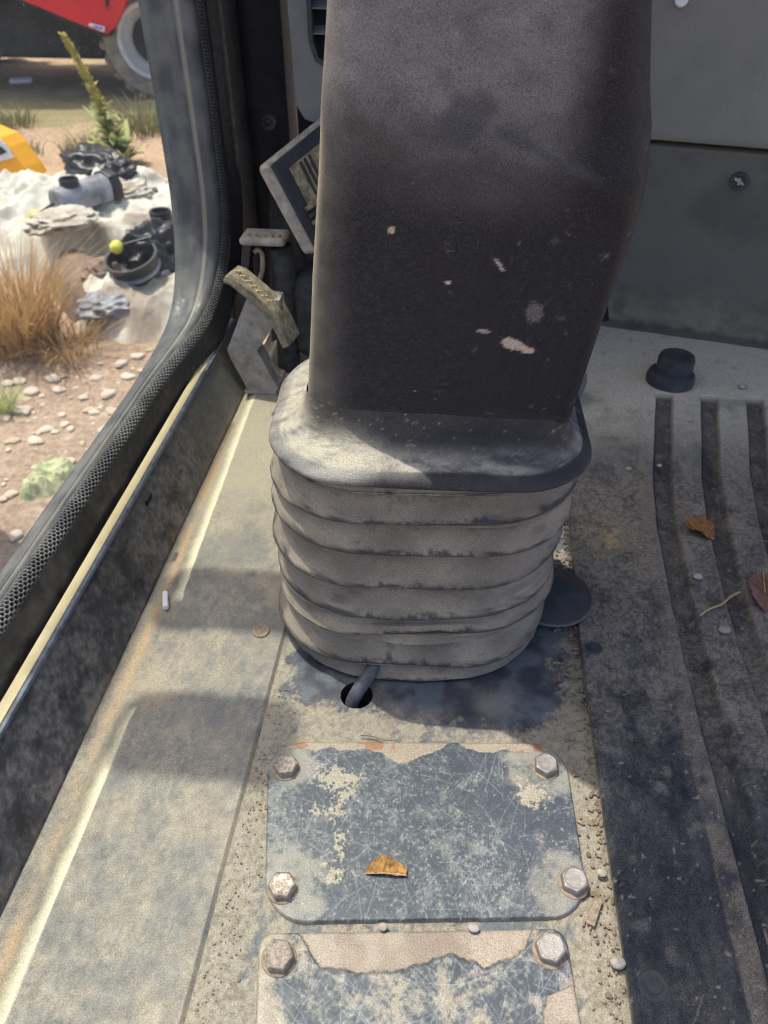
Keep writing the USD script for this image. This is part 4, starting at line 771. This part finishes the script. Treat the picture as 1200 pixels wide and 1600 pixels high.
def weed(g, h, tilt, label, seed, name='tall_weed'):
    r = np.random.default_rng(seed); t = thing(name, label, 'weed'); st = spline([g, g + np.array([tilt * .25, 0, h * .4]), g + np.array([tilt, .0, h])], 14); part('stem', tube(st, np.linspace(.010, .003, 14), 7), 'weed_spike', t, True)
    V, F = [], []
    def lf(p, d, L, w, droop):
        o = len(V); sd = np.cross(d, [0, 0, 1]); sd /= np.linalg.norm(sd) + 1e-9
        for q, ww in ((0, .15), (.35, 1), (.7, .75), (1, .05)): c = p + d * L * q + np.array([0, 0, -droop * L * q * q]); V.extend([c - sd * w * ww, c + sd * w * ww + np.array([0, 0, .2 * w])])
        for k in range(3): F.extend([[o + 2*k, o + 2*k + 1, o + 2*k + 3], [o + 2*k, o + 2*k + 3, o + 2*k + 2]])
    for i in range(260):
        f = r.beta(1.0, 1.9) * .72; p = st[min(13, int(f * 13))] + (st[min(13, int(f * 13) + 1)] - st[min(13, int(f * 13))]) * r.random(); a = r.uniform(0, 6.28); L = (.19 * (1 - f) ** 1.2 + .02) * r.uniform(.4, 1.4) * h * (1. if r.random() < .5 or f < .25 else .35); lf(p, np.array([math.cos(a), math.sin(a), r.uniform(.0, .9)]), L, L * .20, r.uniform(-.2, .5))
    part('leaves', (np.array(V), np.array(F)), 'weed_leaf', t)
    V, F = [], []
    for i in range(900):
        f = .42 + .58 * r.random(); k = f * 13; i0 = min(12, int(k)); p = st[i0] + (st[i0 + 1] - st[i0]) * (k - i0); a = r.uniform(0, 6.28); rad = .055 * h * (1.15 - f) ** .55; lf(p + rad * r.random() * np.array([math.cos(a), math.sin(a), 0]), np.array([math.cos(a) * .6, math.sin(a) * .6, .9]), .03 * h, .007 * h, .2)
    part('flower_spike', (np.array(V), np.array(F)), 'weed_spike', t)
weed(G(192, 262), .84, -.235, 'tall green weed with yellowish flower spike in front of the tractor', 3)
for i, (px, py, n, h, lab) in enumerate([(140, 236, 90, .16, 'green grass tuft just left of the tall weed'), (20, 196, 80, .2, 'green grass tuft near the left edge above the yellow arm'), (226, 205, 100, .34, 'thin pale grass standing before the tractor wheel'), (20, 245, 50, .14, 'low green tuft beside the yellow arm'), (4, 640, 60, .10, 'small green plant among the white stones at the left edge')]):
    t = thing('grass_tuft', lab, 'grass'); part('blades', blades(G(px, py), n * 2, h, .5 if py < 400 else .12, .9, .005 if py < 400 else .004, 20 + i), 'weed_leaf' if i in (4,) else 'grass_tuft', t)
# pale green rag
bd_ = thing('plywood_board', 'weathered plywood board standing beyond the left edge of the photo', 'board'); part('sheet', rbox((.02, 1.15, 1.45), (-1.70, 1.32, -.30), .004, rz=-.12), 'bark', bd_); part('stake', rbox((.05, .05, 1.2), (-1.74, 1.32, -.45), .004, rz=-.12), 'bark', bd_)
n = 90; u, v = np.meshgrid(np.linspace(-1, 1, n), np.linspace(-1, 1, n)); g = G(74, 752); rr_ = np.hypot(u, v * 1.0); x, y = g[0] + u * .09 + v * .06, g[1] - u * .04 + v * .12
e = 1 - ss(.55, .95, rr_ + .8 * (nz(x, y, 12, 401) - .5)); z = ghz(x, y) - .01 + e * (.015 + .045 * (1 - np.abs(2 * nz(x, y, 17, 402, 3) - 1)) ** 2 + .02 * nz(x, y, 60, 403, 3)); F = grid_faces(n, n); F = F[(e.ravel()[F] > .05).any(1)]
obj('cloth_rag', (np.stack([x, y, z], -1).reshape(-1, 3), F), 'rag_green', None, True, label='pale yellow green crumpled rag on the stony earth by the seal', cat='rag')

# red tractor in the background, standing side on
tr = thing('red_tractor', 'red tractor with pale grey wheel rim standing in the background', 'tractor')
yt = 8.3
def tpy(a, b, y=yt): return PY(a, b, y)
wc_ = tpy(250, 98, 8.2); wz = wc_[2] - GZ; R = max(.5, wz)
def wheel(c, R, parent, lugs=22, w=.34):
    t = part('wheel', lathe([(R * .62, -w / 2 + .02), (R * .70, -w / 2), (R * .90, -w / 2 + .01), (R * .96, -w / 2 + .05), (R * .97, 0), (R * .96, w / 2 - .05), (R * .90, w / 2 - .01), (R * .7, w / 2), (R * .62, w / 2 - .02)], c, 56, axis=[0, 1, 0]), 'tyre', parent, 35)
    for k in range(lugs):
        for s in (-1, 1):
            a = 2 * np.pi * (k + (.5 if s > 0 else 0)) / lugs; M = np.array([[math.cos(a), 0, math.sin(a)], [0, 1, 0], [-math.sin(a), 0, math.cos(a)]]); M2 = trimesh.transformations.rotation_matrix(s * .6, [1, 0, 0])[:3, :3]
            vb, fb = rbox((.10 * R, w * .56, .075), (0, 0, 0), .012); vb = (vb @ M2.T + [R * .95, s * w * .24, 0]) @ M.T + c; obj('lug', (vb, fb), 'tyre', t)
    obj('rim', lathe([(R * .63, -w / 2 - .005), (R * .60, -w / 2 - .012), (R * .55, -w / 2 + .0), (R * .52, -w / 2 + .05), (R * .46, -w / 2 + .10), (R * .42, -w / 2 + .12), (R * .15, -w / 2 + .13), (R * .13, -w / 2 + .07), (.001, -w / 2 + .07)], c, 48, axis=[0, 1, 0]), 'rim_paint', t, 30)
    obj('hub', lathe([(R * .40, -w / 2 + .10), (R * .38, -w / 2 + .09), (R * .16, -w / 2 + .10)], c, 40, axis=[0, 1, 0]), 'chassis', t, 30)
wheel(np.array([wc_[0], 8.2, GZ + R]), R, tr)
wheel(np.array([wc_[0], 9.9, GZ + R]), R, tr)
wheel(np.array([wc_[0] - 2.9, 8.1, GZ + R * 1.3]), R * 1.35, tr, 24, .44)
wheel(np.array([wc_[0] - 2.9, 10.0, GZ + R * 1.3]), R * 1.35, tr, 24, .44)
hood = [(-420, -260), (40, -260), (215, -170), (212, -60), (198, -5), (192, 16), (178, 44), (168, 53), (150, 48), (40, 2), (-60, -38), (-420, -160)]
part('side_panel', prism(np.array([tpy(a, b, 7.95) for a, b in hood]), np.array([0, 2.2, 0])), 'red_paint', tr)
part('panel_edge', prism(np.array([tpy(a, b, 7.97) for a, b in ((-60, -38), (40, 2), (150, 48), (168, 53), (176, 49), (172, 56), (164, 58), (148, 53), (38, 7), (-62, -33))]), np.array([0, 2.1, 0])), 'chassis', tr)
part('side_vent', prism(np.array([tpy(a, b, 7.93) for a, b in ((160, -20), (174, -20), (166, 14))]), np.array([0, .03, 0])), 'chassis', tr)
dec = part('decal', prism(np.array([tpy(a, b, 7.925) for a, b in ((140, 36), (163, 42), (163, 50), (158, 49), (138, 40))]), np.array([0, .015, 0])), 'white_decal', tr)
obj('stripe', prism(np.array([tpy(a, b, 7.915) for a, b in ((146, 40), (160, 43.5), (160, 46), (146, 42.5))]), np.array([0, .015, 0])), 'blue_decal', dec)
cx = tpy(60, 60)[0]
part('chassis', rbox((3.6, .9, .42), (wc_[0] - 1.5, 9.0, GZ + .75), .05), 'chassis', tr)
part('axle', rbox((.2, 1.9, .2), (wc_[0], 9.05, GZ + R), .04), 'chassis', tr)
part('belly_tank', rbox((1.5, .8, .5), (wc_[0] - 1.3, 8.7, GZ + .55), .06), 'chassis', tr)
part('cabin', rbox((1.6, 1.7, 1.6), (wc_[0] - 2.3, 9.0, GZ + 2.5), .1), 'red_paint', tr)
# dark shrubs behind the tractor
def shrub(c, rx_, h, n, seed, label, cat='shrub', name='dark_shrub', mat='dull_leaf'):
    r = np.random.default_rng(seed); t = thing(name, label, cat); V, F = [], []
    cl = [np.array([c[0] + r.normal(0, .5) * rx_, c[1] + r.normal(0, .35) * rx_, c[2] + h * r.uniform(.1, .9)]) for _ in range(14)]
    for i in range(n):
        p = cl[r.integers(14)] + r.normal(0, .17, 3) * h; d = r.normal(0, 1, 3); d /= np.linalg.norm(d); s = np.cross(d, r.normal(0, 1, 3)); s /= np.linalg.norm(s); L = r.uniform(.05, .12); o = 4 * i; V += [p, p + d * L * .5 + s * L * .3, p + d * L, p + d * L * .5 - s * L * .3]; F += [[o, o + 1, o + 2], [o, o + 2, o + 3]]
    part('foliage', (np.array(V), np.array(F)), mat, t); part('stem', tube(np.array([c, c + [0, .02, h * .4], c + [.03, 0, h * .8]]), [.05, .03, .01], 7), 'bark', t, True)
for i, (x, y, w, h, lab) in enumerate([(-9.2, 14.2, 1.6, 2.4, 'leftmost dark shrub in the shade behind the tractor'), (-6.6, 13.6, 1.6, 2.2, 'dark shrub behind the gap under the tractor'), (-4.2, 13.4, 1.5, 2.6, 'dark shrub behind the tractor wheel'), (-11.8, 15, 1.8, 2.8, 'far dark shrub beyond the left edge of the window')]):
    shrub(np.array([x, y, GZ]), w, h, 3200, 60 + i, lab)
lt = G(34, 132); obj('litter_scrap', rbox((.22, .12, .05), lt + [0, 0, .04], .02, rz=.4), 'white_decal', None, label='white scrap of litter in the shade under the tractor', cat='litter')

# ================================================================ roof of the cab (above the picture: shades the mat and the upper column)
roof = thing('cab_roof', 'cab roof panel overhead with mirror heads on a side arm', 'roof')
part('panel', rbox((1.15, 1.30, .05), (.144 + 1.15 / 2 - SUN_H[0] * -1.475 / math.tan(SUN_EL), 1.06, 1.50), .02), 'trim_grey', roof)
dx, dy = SUN_H * (1.45 / math.tan(SUN_EL))
for (fx, fy, w, l) in ((-.205, .572, .20, .088), (-.205, .400, .165, .088)):
    part('mirror_head', rbox((w, l, .06), (fx + dx, fy + dy, 1.45), .02), 'black_paint', roof)
part('mirror_arm', rbox((.016, .55, .016), (-.322 + dx, .66 + dy, 1.45), .004), 'black_paint', roof)
